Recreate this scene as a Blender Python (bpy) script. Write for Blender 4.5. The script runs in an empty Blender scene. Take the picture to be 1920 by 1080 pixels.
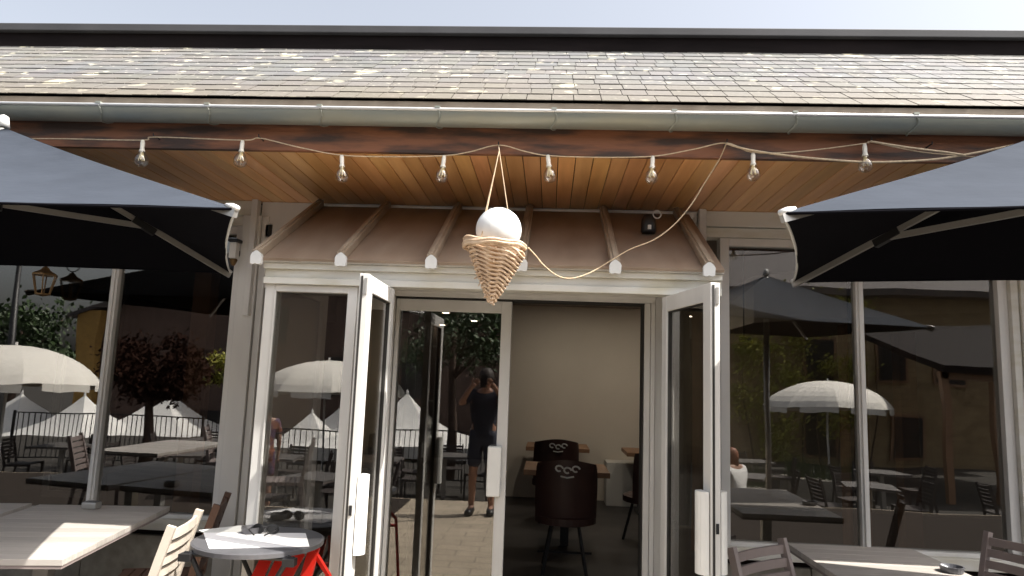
import bpy, bmesh, math, random
from mathutils import Vector, Matrix
random.seed(7)
R = math.radians
S = bpy.context.scene
COL = S.collection
# ------------------------------------------------------------------ camera
W_, H_, F_ = 1920.0, 1080.0, 1300.0
YAW, PIT, ROL = R(-3.32), R(7.70), R(2.10)
CAMZ = 1.55
_f = Vector((math.sin(YAW)*math.cos(PIT), math.cos(YAW)*math.cos(PIT), math.sin(PIT)))
_r = Vector((math.cos(YAW), -math.sin(YAW), 0))
_u = _r.cross(_f)
CR = _r*math.cos(ROL) + _u*math.sin(ROL)
CU = _u*math.cos(ROL) - _r*math.sin(ROL)
CF = _f
cam = bpy.data.cameras.new('camera'); co = bpy.data.objects.new('camera', cam); COL.objects.link(co)
m = Matrix.Identity(4)
for i in range(3):
    m[i][0], m[i][1], m[i][2] = CR[i], CU[i], -CF[i]
m[2][3] = CAMZ
co.matrix_world = m
cam.sensor_width = 36; cam.lens = 36*F_/W_; cam.clip_start = 0.05; cam.clip_end = 3000
S.camera = co
O = Vector((0, 0, CAMZ))
def ray(px, py):
    return CF + CR*((px-W_/2)/F_) - CU*((py-H_/2)/F_)
def PY(px, py, Y):           # point on the plane y = Y
    d = ray(px, py); return O + d*(Y/d.y)
def PZ(px, py, z):           # point on the level z
    d = ray(px, py); return O + d*((z-CAMZ)/d.z)
def RM(px, py, dv, wall=4.35):   # where the thing seen mirrored in the window wall really stands
    p = PY(px, py, dv); p.y = 2*wall - dv; return p
# ------------------------------------------------------------------ world, sun, exposure
SUN_AZ, SUN_EL = R(71), R(55.5)       # azimuth from the terrace side (-y) towards +x
to_sun = Vector((math.sin(SUN_AZ)*math.cos(SUN_EL), -math.cos(SUN_AZ)*math.cos(SUN_EL), math.sin(SUN_EL)))
wd = bpy.data.worlds.new('World'); S.world = wd; wd.use_nodes = True
nt = wd.node_tree; bg = nt.nodes['Background']
sky = nt.nodes.new('ShaderNodeTexSky'); sky.sky_type = 'NISHITA'; sky.sun_disc = False
sky.sun_elevation = SUN_EL
sky.sun_rotation = math.atan2(to_sun.x, to_sun.y)
sky.air_density = 1.0; sky.dust_density = 6.0; sky.ozone_density = 0.6
hs = nt.nodes.new('ShaderNodeHueSaturation'); hs.inputs['Saturation'].default_value = .42
nt.links.new(sky.outputs[0], hs.inputs['Color']); nt.links.new(hs.outputs[0], bg.inputs[0]); bg.inputs[1].default_value = 0.135
sl = bpy.data.lights.new('sun', 'SUN'); sl.energy = 5.0; sl.angle = R(0.53); sl.color = (1, .955, .88)
so = bpy.data.objects.new('sun', sl); COL.objects.link(so); so.location = (5, -3, 9)
so.rotation_euler = to_sun.to_track_quat('Z', 'Y').to_euler()
vs = S.view_settings; vs.view_transform = 'Standard'; vs.look = 'None'; vs.gamma = 1; vs.use_curve_mapping = False
vs.exposure = 1.15
S.render.resolution_x = 1024; S.render.resolution_y = 576
try:
    S.cycles.max_bounces = 10; S.cycles.transparent_max_bounces = 16; S.cycles.diffuse_bounces = 5; S.cycles.glossy_bounces = 4
    S.cycles.caustics_reflective = False; S.cycles.caustics_refractive = False
except Exception: pass
# ------------------------------------------------------------------ materials
def mat(name, col, rough=.5, metal=0, var=0.0, scale=8, bump=0.0, bscale=40, stretch=(1,1,1), col2=None, spec=.5, thr=None, attr=False):
    M = bpy.data.materials.new(name); M.use_nodes = True
    n = M.node_tree.nodes; l = M.node_tree.links; b = n['Principled BSDF']
    b.inputs['Roughness'].default_value = rough; b.inputs['Metallic'].default_value = metal
    b.inputs['Specular IOR Level'].default_value = spec
    b.inputs['Base Color'].default_value = (*col, 1)
    tc = n.new('ShaderNodeTexCoord'); mp = n.new('ShaderNodeMapping'); l.new(tc.outputs['Object'], mp.inputs[0])
    mp.inputs['Scale'].default_value = stretch
    out = None
    if var > 0 or col2:
        nz = n.new('ShaderNodeTexNoise'); nz.inputs['Scale'].default_value = scale; nz.inputs['Detail'].default_value = 6
        l.new(mp.outputs[0], nz.inputs['Vector'])
        rp = n.new('ShaderNodeValToRGB')
        lo, hi = thr if thr else (.3, .7)
        rp.color_ramp.elements[0].position = lo; rp.color_ramp.elements[1].position = hi
        c2 = col2 if col2 else tuple(min(1, c*(1+var)) for c in col)
        c1 = col if col2 else tuple(c*(1-var) for c in col)
        rp.color_ramp.elements[0].color = (*c1, 1); rp.color_ramp.elements[1].color = (*c2, 1)
        l.new(nz.outputs['Fac'], rp.inputs[0]); out = rp.outputs[0]
        l.new(out, b.inputs['Base Color'])
    if attr:
        at = n.new('ShaderNodeVertexColor'); at.layer_name = 'tone'
        mx = n.new('ShaderNodeMix'); mx.data_type = 'RGBA'; mx.blend_type = 'MULTIPLY'; mx.inputs[0].default_value = 1
        if out: l.new(out, mx.inputs[6])
        else: mx.inputs[6].default_value = (*col, 1)
        l.new(at.outputs[0], mx.inputs[7]); l.new(mx.outputs[2], b.inputs['Base Color'])
        M['_mix'] = 1
    if bump > 0:
        nb = n.new('ShaderNodeTexNoise'); nb.inputs['Scale'].default_value = bscale; nb.inputs['Detail'].default_value = 5
        l.new(mp.outputs[0], nb.inputs['Vector'])
        bp = n.new('ShaderNodeBump'); bp.inputs['Strength'].default_value = bump; bp.inputs['Distance'].default_value = .01
        l.new(nb.outputs['Fac'], bp.inputs['Height']); l.new(bp.outputs[0], b.inputs['Normal'])
    return M
def glass(name, refl=.10, tint=(.80,.80,.78), wob=.02, k=1.2):
    M = bpy.data.materials.new(name); M.use_nodes = True
    n = M.node_tree.nodes; l = M.node_tree.links; n.remove(n['Principled BSDF'])
    o = n['Material Output']
    tr = n.new('ShaderNodeBsdfTransparent'); tr.inputs[0].default_value = (*tint, 1)
    gl = n.new('ShaderNodeBsdfGlossy'); gl.inputs['Roughness'].default_value = .004; gl.inputs[0].default_value = (.97,.96,.94,1)
    fr = n.new('ShaderNodeLayerWeight'); fr.inputs[0].default_value = .5
    pw = n.new('ShaderNodeMath'); pw.operation = 'POWER'; pw.inputs[1].default_value = 4.5
    l.new(fr.outputs['Facing'], pw.inputs[0])
    ma = n.new('ShaderNodeMath'); ma.operation = 'MULTIPLY_ADD'; ma.use_clamp = True
    ma.inputs[1].default_value = 1-refl; ma.inputs[2].default_value = refl
    l.new(pw.outputs[0], ma.inputs[0])
    mx = n.new('ShaderNodeMixShader'); l.new(ma.outputs[0], mx.inputs[0]); l.new(tr.outputs[0], mx.inputs[1]); l.new(gl.outputs[0], mx.inputs[2])
    l.new(mx.outputs[0], o.inputs[0])
    if wob:
        tc = n.new('ShaderNodeTexCoord'); nz = n.new('ShaderNodeTexNoise'); nz.inputs['Scale'].default_value = 1.6; nz.inputs['Detail'].default_value = 1
        l.new(tc.outputs['Object'], nz.inputs['Vector'])
        bp = n.new('ShaderNodeBump'); bp.inputs['Strength'].default_value = wob; bp.inputs['Distance'].default_value = .1
        l.new(nz.outputs['Fac'], bp.inputs['Height']); l.new(bp.outputs[0], gl.inputs['Normal']); 
    return M
def emit(name, col, s):
    M = bpy.data.materials.new(name); M.use_nodes = True
    n = M.node_tree.nodes; b = n['Principled BSDF']
    b.inputs['Base Color'].default_value = (*col, 1); b.inputs['Emission Color'].default_value = (*col, 1); b.inputs['Emission Strength'].default_value = s
    return M
M = {}
M['alu'] = mat('cream_aluminium', (.66,.65,.625), .38, var=.10, scale=5, bump=.02, stretch=(1,1,.25))
M['alu_dirty'] = mat('weathered_cream_aluminium', (.66,.65,.60), .45, col2=(.54,.505,.39), scale=4, thr=(.45,.75), stretch=(1,1,3))
M['white'] = mat('white_plastic', (.78,.78,.75), .35, var=.04)
M['gap'] = mat('dark_rubber_gasket', (.02,.018,.016), .7)
M['cap'] = mat('white_end_cap', (.68,.68,.66), .45, var=.05, scale=20)
M['panel'] = mat('bronze_polycarbonate', (.23,.165,.12), .5, col2=(.34,.265,.20), scale=4, stretch=(1.6,.5,.5), thr=(.3,.75), bump=.03, bscale=3)  # brown base also carries the pine soffit mirrored in the panels
M['rafter'] = mat('weathered_rafter', (.40,.33,.25), .5, col2=(.27,.21,.15), scale=6, thr=(.3,.7))
M['soffit'] = mat('varnished_pine_boards', (.86,.50,.22), .30, col2=(.66,.33,.125), scale=3.2, thr=(.3,.75), stretch=(6,.6,1), attr=True, bump=.04, bscale=8)
M['fascia'] = mat('old_stained_fascia', (.26,.105,.050), .6, col2=(.065,.038,.028), scale=3.0, thr=(.42,.62), stretch=(1,1,6), bump=.2, bscale=20)
M['slate'] = mat('weathered_slates', (.112,.113,.116), .7, col2=(.140,.133,.122), scale=.9, attr=True, bump=.35, bscale=30)
M['dark'] = mat('dark_ridge_timber', (.012,.009,.009), .8, spec=.1, var=.3, scale=5, stretch=(.5,3,3))
M['lead'] = mat('grey_flashing', (.060,.060,.064), .6, var=.15, scale=3, spec=.2)
M['zinc'] = mat('aged_zinc', (.25,.275,.255), .42, col2=(.33,.325,.26), scale=2.6, thr=(.35,.75), metal=.35, bump=.06, bscale=9, stretch=(1,2,2))
M['zinc_lip'] = mat('bright_zinc', (.75,.75,.74), .3, metal=.4)
M['glass'] = glass('window_glass', .135, (.60,.59,.57), .014)
M['doorglass'] = glass('door_glass', .11, (.68,.67,.65), .012)
M['concrete'] = mat('cement_panel', (.30,.28,.24), .85, var=.22, scale=14, bump=.3, bscale=60)
M['beige'] = mat('beige_plaster', (.70,.63,.53), .8, var=.03, scale=2)
M['dkwall'] = mat('dark_interior_wall', (.07,.05,.045), .7, var=.2, scale=2)
M['ceil'] = mat('interior_ceiling', (.30,.25,.21), .8)
M['floor_in'] = mat('dark_interior_floor', (.05,.045,.042), .5, var=.25, scale=3)
M['black'] = mat('black_plastic', (.015,.015,.016), .4)
M['blackmetal'] = mat('black_metal', (.02,.02,.022), .45, metal=.2)
M['canvas'] = mat('black_canvas', (.043,.050,.064), .9, var=.07, scale=5, spec=.08, bump=.5, bscale=6, stretch=(1,1,3))
M['canvas_shaded'] = mat('black_canvas_shaded', (.005,.005,.007), .95, spec=.04)  # darker copy of the black canvas, shade put into its colour
M['strut'] = mat('brushed_aluminium', (.42,.41,.39), .35, metal=.6)
M['hem'] = mat('pale_hem', (.55,.56,.55), .7)
M['teak'] = mat('grey_slat_tabletop', (.36,.335,.31), .42, col2=(.45,.42,.39), scale=5, stretch=(.8,14,1), bump=.08, bscale=9, attr=True)
M['chairbeige'] = mat('sand_powder_coat', (.52,.465,.40), .5, var=.05)
M['chairtaupe'] = mat('taupe_powder_coat', (.23,.19,.18), .5, var=.08)
M['chairdark'] = mat('silhouette_powder_coat', (.045,.036,.034), .6, var=.1)  # near-black puts the shade of mirrored silhouettes into the chair colour
M['tabledark'] = mat('silhouette_tabletop', (.10,.092,.088), .6, var=.2)  # tabletop darkened too, so mirrored tables read as shaded silhouettes
M['chairbrown'] = mat('brown_powder_coat', (.11,.055,.035), .5, var=.15)
M['red'] = mat('red_lacquer', (.62,.022,.012), .35, var=.1)
M['bistro'] = mat('grey_bistro_metal', (.12,.12,.13), .4, metal=.3, var=.1)
M['paper'] = mat('white_paper', (.85,.85,.87), .8)
M['rope'] = mat('beige_twine', (.58,.45,.30), .85, var=.2, scale=60)
M['wicker'] = mat('tan_wicker', (.52,.36,.23), .8, col2=(.74,.57,.41), scale=25, bump=.3, bscale=120)
M['globe'] = mat('white_globe', (.72,.74,.74), .55, var=.06, scale=9, bump=.25, bscale=14)
M['bulb'] = glass('clear_bulb_glass', .12, (.93,.92,.88), 0, 2.0)
M['fil'] = mat('glow_toned_filament', (.90,.74,.42), .4)  # filament and socket paled to carry the creamy glow inside the bulbs
M['sock'] = mat('clear_socket', (.82,.77,.66), .3)
M['skin'] = mat('skin', (.34,.18,.12), .5)
M['hair'] = mat('dark_hair', (.03,.02,.015), .6)
M['redhair'] = mat('auburn_hair', (.22,.07,.03), .6)
M['navy'] = mat('dark_cotton', (.018,.020,.032), .85)
M['shorts'] = mat('dark_denim', (.03,.035,.055), .85)
M['plum'] = mat('plum_cloth', (.07,.035,.09), .8, col2=(.20,.05,.02), scale=6, thr=(.5,.6))
M['whitecloth'] = mat('white_cloth', (.75,.74,.72), .8)
M['tent'] = mat('white_tent_pvc', (.80,.79,.77), .5, var=.04, scale=1)
M['parasol_w'] = mat('ecru_canvas', (.78,.75,.69), .7, var=.04, scale=2)
M['bark'] = mat('bark', (.085,.055,.04), .9, var=.3, bump=.4, bscale=20)
M['leaf'] = mat('green_leaves', (.035,.065,.018), .55, var=.4, scale=2)
M['ivy'] = mat('yellow_green_leaves', (.50,.46,.07), .55, col2=(.22,.25,.05), scale=2)
M['leafdark'] = mat('dark_copper_leaves', (.030,.014,.010), .9, var=.3, spec=.05)
M['stone'] = mat('ochre_stone', (.36,.24,.12), .9, col2=(.22,.15,.085), scale=5, bump=.6, bscale=8)
M['barn'] = mat('brown_cladding', (.11,.07,.055), .8, var=.15, scale=1.5, stretch=(4,4,.4))
M['roofdk'] = mat('dark_roof_tiles', (.07,.06,.06), .8, var=.2)
M['ochre'] = mat('ochre_render', (.42,.25,.07), .85, var=.15)
M['hill'] = mat('wooded_hillside', (.05,.075,.035), .95, var=.35, scale=.05)
M['brass'] = mat('brass', (.17,.10,.04), .45, metal=.6)
M['wood'] = mat('oak_tabletop', (.30,.165,.09), .5, var=.2, scale=4, stretch=(1,8,1))
M['leather'] = mat('brown_leather', (.05,.022,.018), .45, var=.2, scale=6)
M['tank'] = mat('pale_panel', (.62,.60,.55), .6)
M['lamp'] = emit('downlight_glow', (1, .80, .58), 12)
M['lampfill'] = emit('added_wall_fill_glow', (1, .90, .76), 75)  # added glow for the unseen fill lamps by the beige wall
def paving(name, c1, c2, size, mortar):
    P = bpy.data.materials.new(name); P.use_nodes = True
    n = P.node_tree.nodes; l = P.node_tree.links; b = n['Principled BSDF']; b.inputs['Roughness'].default_value = .85; b.inputs['Specular IOR Level'].default_value = .15
    tc = n.new('ShaderNodeTexCoord'); br = n.new('ShaderNodeTexBrick'); br.inputs['Scale'].default_value = 1
    br.inputs['Brick Width'].default_value = size; br.inputs['Row Height'].default_value = size*.5; br.inputs['Mortar Size'].default_value = .008
    br.inputs['Color1'].default_value = (*c1, 1); br.inputs['Color2'].default_value = (*c2, 1); br.inputs['Mortar'].default_value = (*mortar, 1)
    nz = n.new('ShaderNodeTexNoise'); nz.inputs['Scale'].default_value = 3; nz.inputs['Detail'].default_value = 8
    mx = n.new('ShaderNodeMix'); mx.data_type = 'RGBA'; mx.blend_type = 'MULTIPLY'; mx.inputs[0].default_value = .5
    l.new(tc.outputs['Object'], br.inputs['Vector']); l.new(tc.outputs['Object'], nz.inputs['Vector'])
    l.new(br.outputs[0], mx.inputs[6]); l.new(nz.outputs[0], mx.inputs[7]); l.new(mx.outputs[2], b.inputs['Base Color'])
    return P
M['paving'] = paving('sandy_paving', (.52,.44,.34), (.47,.40,.31), .4, (.30,.26,.2))
M['setts'] = paving('grey_setts', (.085,.078,.07), (.065,.06,.055), .2, (.04,.038,.035))
M['stonewall'] = paving('rubble_stone', (.62,.46,.26), (.48,.34,.19), .35, (.36,.27,.17))
M['added_deck'] = mat('added_dark_decking', (.030,.025,.022), .95, spec=.03, col2=(.05,.042,.037), scale=4, stretch=(1,14,1), bump=.3, bscale=10)  # near-black stands in for shade on the mirrored terrace
# stone wall lies on x-z: rotate the pattern
for L in list(M['stonewall'].node_tree.links):
    if L.to_node.type == 'TEX_BRICK':
        mp = M['stonewall'].node_tree.nodes.new('ShaderNodeMapping'); mp.inputs['Rotation'].default_value = (R(90), 0, 0)
        src = L.from_socket; dst = L.to_socket
        M['stonewall'].node_tree.links.remove(L)
        M['stonewall'].node_tree.links.new(src, mp.inputs[0]); M['stonewall'].node_tree.links.new(mp.outputs[0], dst)
        break
# lichen on the slates
def lichen(Mx):
    n = Mx.node_tree.nodes; l = Mx.node_tree.links; b = n['Principled BSDF']
    cur = b.inputs['Base Color'].links[0].from_socket
    tc = n.new('ShaderNodeTexCoord')
    dn = n.new('ShaderNodeTexNoise'); dn.inputs['Scale'].default_value = 9; dn.inputs['Detail'].default_value = 4
    l.new(tc.outputs['Object'], dn.inputs['Vector'])
    av = n.new('ShaderNodeVectorMath'); av.operation = 'MULTIPLY_ADD'; av.inputs[1].default_value = (.16, .16, .16)
    l.new(dn.outputs['Color'], av.inputs[0]); l.new(tc.outputs['Object'], av.inputs[2])
    for sc, lo, hi, c in ((2.6, .15, .18, (.46,.43,.33)), (6.5, .15, .19, (.42,.40,.32)), (14, .12, .17, (.34,.325,.28)), (22, .13, .2, (.07,.065,.05))):
        vz = n.new('ShaderNodeTexVoronoi'); vz.inputs['Scale'].default_value = sc
        l.new(av.outputs[0], vz.inputs['Vector'])
        rp = n.new('ShaderNodeValToRGB'); rp.color_ramp.elements[0].position = lo; rp.color_ramp.elements[1].position = hi
        rp.color_ramp.elements[0].color = (.85,.85,.85,1); rp.color_ramp.elements[1].color = (0,0,0,1)
        l.new(vz.outputs['Distance'], rp.inputs[0])
        mx = n.new('ShaderNodeMix'); mx.data_type = 'RGBA'; l.new(rp.outputs[0], mx.inputs[0]); l.new(cur, mx.inputs[6]); mx.inputs[7].default_value = (*c, 1)
        cur = mx.outputs[2]
    # brownish growth towards the eaves edge
    sx = n.new('ShaderNodeSeparateXYZ'); l.new(tc.outputs['Object'], sx.inputs[0])
    mr = n.new('ShaderNodeMapRange'); mr.inputs['From Min'].default_value = 2.9; mr.inputs['From Max'].default_value = 3.25; mr.inputs['To Min'].default_value = .65; mr.inputs['To Max'].default_value = 0
    l.new(sx.outputs['Z'], mr.inputs['Value'])
    mx = n.new('ShaderNodeMix'); mx.data_type = 'RGBA'; l.new(mr.outputs[0], mx.inputs[0]); l.new(cur, mx.inputs[6]); mx.inputs[7].default_value = (.125,.104,.075,1)
    l.new(mx.outputs[2], b.inputs['Base Color'])
lichen(M['slate'])
# ------------------------------------------------------------------ mesh helpers
class MB:
    def __init__(s):
        s.bm = bmesh.new(); s.cl = s.bm.loops.layers.float_color.new('tone')
    def _tone(s, fs, t):
        for f in fs:
            for lp in f.loops: lp[s.cl] = (t[0], t[1], t[2], 1)
    def box(s, x0, x1, y0, y1, z0, z1, tone=(1,1,1), mx=None):
        vs_ = [Vector((x, y, z)) for x in (x0, x1) for y in (y0, y1) for z in (z0, z1)]
        if mx: vs_ = [mx @ v for v in vs_]
        v = [s.bm.verts.new(p) for p in vs_]
        fs = [s.bm.faces.new([v[i] for i in q]) for q in ((0,1,3,2),(4,6,7,5),(0,4,5,1),(2,3,7,6),(0,2,6,4),(1,5,7,3))]
        s._tone(fs, tone); return s
    def bar(s, a, b, w, h, up=Vector((0,0,1)), tone=(1,1,1)):
        a = Vector(a); b = Vector(b); d = (b-a); L = d.length
        if L < 1e-6: return s
        d.normalize(); sd = d.cross(up)
        if sd.length < 1e-4: sd = d.cross(Vector((1,0,0)))
        sd.normalize(); u = sd.cross(d)
        mx = Matrix(((d.x, sd.x, u.x, a.x), (d.y, sd.y, u.y, a.y), (d.z, sd.z, u.z, a.z), (0,0,0,1)))
        return s.box(0, L, -w/2, w/2, -h/2, h/2, tone, mx)
    def tube(s, pts, r, seg=8, close=False, tone=(1,1,1)):
        pts = [Vector(p) for p in pts]; n = len(pts)
        rs = r if isinstance(r, (list, tuple)) else [r]*n
        rings = []; prev = None
        for i, p in enumerate(pts):
            if close: t = pts[(i+1) % n]-pts[i-1]
            else: t = pts[min(i+1, n-1)]-pts[max(i-1, 0)]
            t.normalize()
            if prev is None:
                a = Vector((0,0,1)) if abs(t.z) < .9 else Vector((1,0,0))
                e = t.cross(a).normalized()
            else:
                e = (prev - t*prev.dot(t)).normalized()
            prev = e; g = t.cross(e)
            rings.append([s.bm.verts.new(p+(e*math.cos(k*2*math.pi/seg)+g*math.sin(k*2*math.pi/seg))*rs[i]) for k in range(seg)])
        fs = []
        for i in range(n if close else n-1):
            A, B = rings[i], rings[(i+1) % n]
            for k in range(seg): fs.append(s.bm.faces.new((A[k], A[(k+1) % seg], B[(k+1) % seg], B[k])))
        if not close:
            fs.append(s.bm.faces.new(rings[0][::-1])); fs.append(s.bm.faces.new(rings[-1]))
        s._tone(fs, tone); return s
    def lathe(s, prof, c=(0,0,0), seg=24, tone=(1,1,1)):
        c = Vector(c); rings = []
        for r, z in prof:
            if r < 1e-5: rings.append([s.bm.verts.new(c+Vector((0,0,z)))])
            else: rings.append([s.bm.verts.new(c+Vector((r*math.cos(k*2*math.pi/seg), r*math.sin(k*2*math.pi/seg), z))) for k in range(seg)])
        fs = []
        for A, B in zip(rings, rings[1:]):
            for k in range(seg):
                a0, a1 = A[k % len(A)], A[(k+1) % seg % len(A)] if len(A) > 1 else A[0]
                b0, b1 = B[k % len(B)], B[(k+1) % seg % len(B)] if len(B) > 1 else B[0]
                q = []
                for v in (a0, a1, b1, b0):
                    if v not in q: q.append(v)
                if len(q) > 2: fs.append(s.bm.faces.new(q))
        s._tone(fs, tone); return s
    def prism(s, poly, a, b, tone=(1,1,1)):   # poly of 3D points extruded by vector from a to b
        a = Vector(a); b = Vector(b)
        A = [s.bm.verts.new(Vector(p)+a) for p in poly]; B = [s.bm.verts.new(Vector(p)+b) for p in poly]
        fs = [s.bm.faces.new(A[::-1]), s.bm.faces.new(B)]
        n = len(A)
        for i in range(n): fs.append(s.bm.faces.new((A[i], A[(i+1) % n], B[(i+1) % n], B[i])))
        s._tone(fs, tone); return s
    def face(s, pts, tone=(1,1,1)):
        f = s.bm.faces.new([s.bm.verts.new(Vector(p)) for p in pts]); s._tone([f], tone); return s
    def build(s, name, m_, parent=None, bevel=0, smooth=False, loc=None):
        bmesh.ops.recalc_face_normals(s.bm, faces=s.bm.faces)
        me = bpy.data.meshes.new(name); s.bm.to_mesh(me); s.bm.free()
        me.materials.append(m_)
        if smooth:
            for p in me.polygons: p.use_smooth = True
        o = bpy.data.objects.new(name, me); COL.objects.link(o)
        if bevel:
            bv = o.modifiers.new('bevel', 'BEVEL'); bv.width = bevel; bv.segments = 2; bv.limit_method = 'ANGLE'
        if parent:
            o.parent = parent
            if parent.type == 'EMPTY' and parent.get('_world'):
                o.matrix_parent_inverse = Matrix.Translation(-parent.location)
        return o
def tag(o, label=None, cat=None, group=None, kind=None):
    if label: o['label'] = label
    if cat: o['category'] = cat
    if group: o['group'] = group
    if kind: o['kind'] = kind
    return o
def thing(name, label, cat, loc=(0,0,0), rz=0, group=None, world=False):
    o = bpy.data.objects.new(name, None); COL.objects.link(o); o.empty_display_size = .1
    o.location = loc; o.rotation_euler = (0, 0, rz)
    if world: o['_world'] = 1
    return tag(o, label, cat, group)
KIDS = {}
def dup(root, loc, rz, label, group=None, cat=None):
    kids = list(root.children)
    r = root.copy(); COL.objects.link(r); r.location = loc; r.rotation_euler = (0, 0, rz); r['label'] = label
    if group: r['group'] = group
    for ch in kids:
        c = ch.copy(); COL.objects.link(c); c.parent = r
        for g in list(ch.children):
            d = g.copy(); COL.objects.link(d); d.parent = c
    return r
# ------------------------------------------------------------------ setting
WY, SY, FY, GY = 4.35, 3.98, 3.45, 3.24     # window wall, sliding door, porch front, fascia
LOW = -0.6
def slab(name, x0, x1, y0, y1, z0, z1, m_):
    return tag(MB().box(x0, x1, y0, y1, z0, z1).build(name, m_), kind='structure')
slab('terrace', -16, 16, -1.3, 4.30, -1.0, 0, M['paving'])
slab('added_deck', -16, -1.75, -1.2, 4.25, .001, .012, M['added_deck'])  # made-up deck, added to darken the mirrored ground and the soffit bounce
slab('added_deck', 1.15, 16, -1.2, 4.25, .001, .012, M['added_deck'])
slab('courtyard', -16, 16, -13.5, -1.304, -1.6, LOW, M['setts'])
slab('ground', -400, 400, -400, 400, -3.0, -2.6, M['setts'])
hb = MB()
pts = []
for i in range(61):
    x = -260+i*9.0
    pts.append((x, 6+9*math.sin(i*.21+.6)+5*math.sin(i*.53)+2*math.sin(i*1.7)))
for (xa, za), (xb, zb) in zip(pts, pts[1:]):
    v = [(xa, -150, -3), (xb, -150, -3), (xb, -185, zb), (xa, -185, za)]
    hb.face(v); hb.face([(xa, -185, za), (xb, -185, zb), (xb, -230, -3), (xa, -230, -3)])
tag(hb.build('hills', M['hill']), kind='structure')
# ------------------------------------------------------------------ the cafe
cafe = thing('cafe_building', 'cafe building with slate roof, pine soffit, cream window frames and glazed entrance porch', 'building', (0, WY, 0), world=True)
XL, XR = -6.5, 6.5
SZ = 2.655                                  # soffit level
# slate roof
EY, EZ, PT = 3.145, 2.872, R(35)
cp, sp = math.cos(PT), math.sin(PT)
MB().prism([(0, EY+.03, EZ-.06), (0, EY+.03+1.62*cp, EZ-.06+1.62*sp), (0, EY+.03+1.62*cp, EZ-.25+1.62*sp), (0, EY+.2, EZ-.06)], (XL, 0, 0), (XR, 0, 0)).build('roof_deck', M['dark'], cafe)
sb = MB(); rows = 11; ex = 1.475/rows
for r in range(rows+1):
    x = XL - random.random()*.12
    while x < XR:
        w = random.uniform(.105, .135)
        t = r*ex - random.uniform(0, .006); l0 = ex*1.9
        th = random.uniform(.0028, .0045); lift = random.uniform(0, .0012)
        br = random.uniform(.90, 1.07); tn = (br*random.uniform(.97, 1.05), br, br*random.uniform(.93, 1.04))
        y0, z0 = EY+t*cp, EZ+t*sp
        nx = Vector((0, -sp, cp)); al = Vector((0, cp, sp))
        base = Vector((x, y0, z0)) + nx*(.007+lift)
        g = .004
        rot = random.uniform(-.01, .01)
        p = [base, base+Vector((w-g, 0, 0))+al*rot*w, base+Vector((w-g, 0, 0))+al*l0-nx*.0075, base+al*l0-nx*.0075]
        sb.prism(p, nx*0, nx*th, tn)
        x += w
sb.build('roof_slates', M['slate'], cafe)
TY, TZ = EY+1.51*cp, EZ+1.51*sp
MB().box(XL, XR, TY-.02, TY+.3, TZ-.1, TZ+.10).build('ridge_board', M['dark'], cafe)
MB().box(XL, XR, TY-.055, TY+.35, TZ+.10, TZ+.155).build('ridge_flashing', M['lead'], cafe, bevel=.006)
# fascia + gutter
MB().box(XL, XR, GY, GY+.03, SZ-.012, EZ-.06).build('fascia', M['fascia'], cafe)
MB().box(XL, XR, EY+.006, EY+.028, EZ-.075, EZ-.004).build('eaves_strip', M['rafter'], cafe)
gb = MB(); GC = (GY-.065, 2.815); GR = .062; sec = 14
ring = []
for x in (XL, XR):
    ring.append([gb.bm.verts.new((x, GC[0]+GR*rr*math.cos(a), GC[1]+GR*rr*math.sin(a)))
                 for rr, rng in ((1, range(sec+1)), (.95, range(sec, -1, -1))) for a in [math.pi+k*math.pi/sec for k in rng]])
n = len(ring[0])
for i in range(n): gb.bm.faces.new((ring[0][i], ring[0][(i+1) % n], ring[1][(i+1) % n], ring[1][i]))
gut = gb.build('gutter', M['zinc'], cafe, smooth=True)
MB().tube([(XL, GC[0]-GR, GC[1]), (XR, GC[0]-GR, GC[1])], .0085, 8).build('gutter_lip', M['zinc_lip'], gut, smooth=True)
gx = -6.1
for i in range(22):
    b = MB(); x = -.02+(i-11)*.553+random.uniform(-.012, .012)
    b.tube([(x+.012*math.sin(k), GC[0]+(GR+.003)*math.cos(math.pi+k*math.pi/10), GC[1]+(GR+.003)*math.sin(math.pi+k*math.pi/10)) for k in range(11)], .0045, 6)
    b.box(x-.012, x+.012, GC[0]-GR-.01, GC[0]-GR+.012, GC[1]+.004, GC[1]+.014)
    b.build('gutter_bracket', M['zinc'], gut, smooth=False)
# soffit boards
fb = MB(); x = XL; k = 0
while x < XR:
    w = .088
    br = random.uniform(.78, 1.12); tn = (br, br*random.uniform(.93, 1.04), br*random.uniform(.88, 1.05))
    fb.box(x+.0018, x+w-.0018, GY+.03, WY+.02, SZ, SZ+.015, tn)
    x += w
fb.build('soffit', M['soffit'], cafe, bevel=.003)
MB().box(XL, XR, GY+.03, WY+.1, SZ+.018, SZ+.05).build('soffit_backing', M['dark'], cafe)
MB().box(XL, XR, WY+.02, 14.3, SZ+.055, SZ+.13).build('roof_plate', M['dark'], cafe)
MB().box(XL, XR, TY+.05, 14.3, TZ-.12, TZ+.05).build('upper_roof', M['lead'], cafe)
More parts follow.
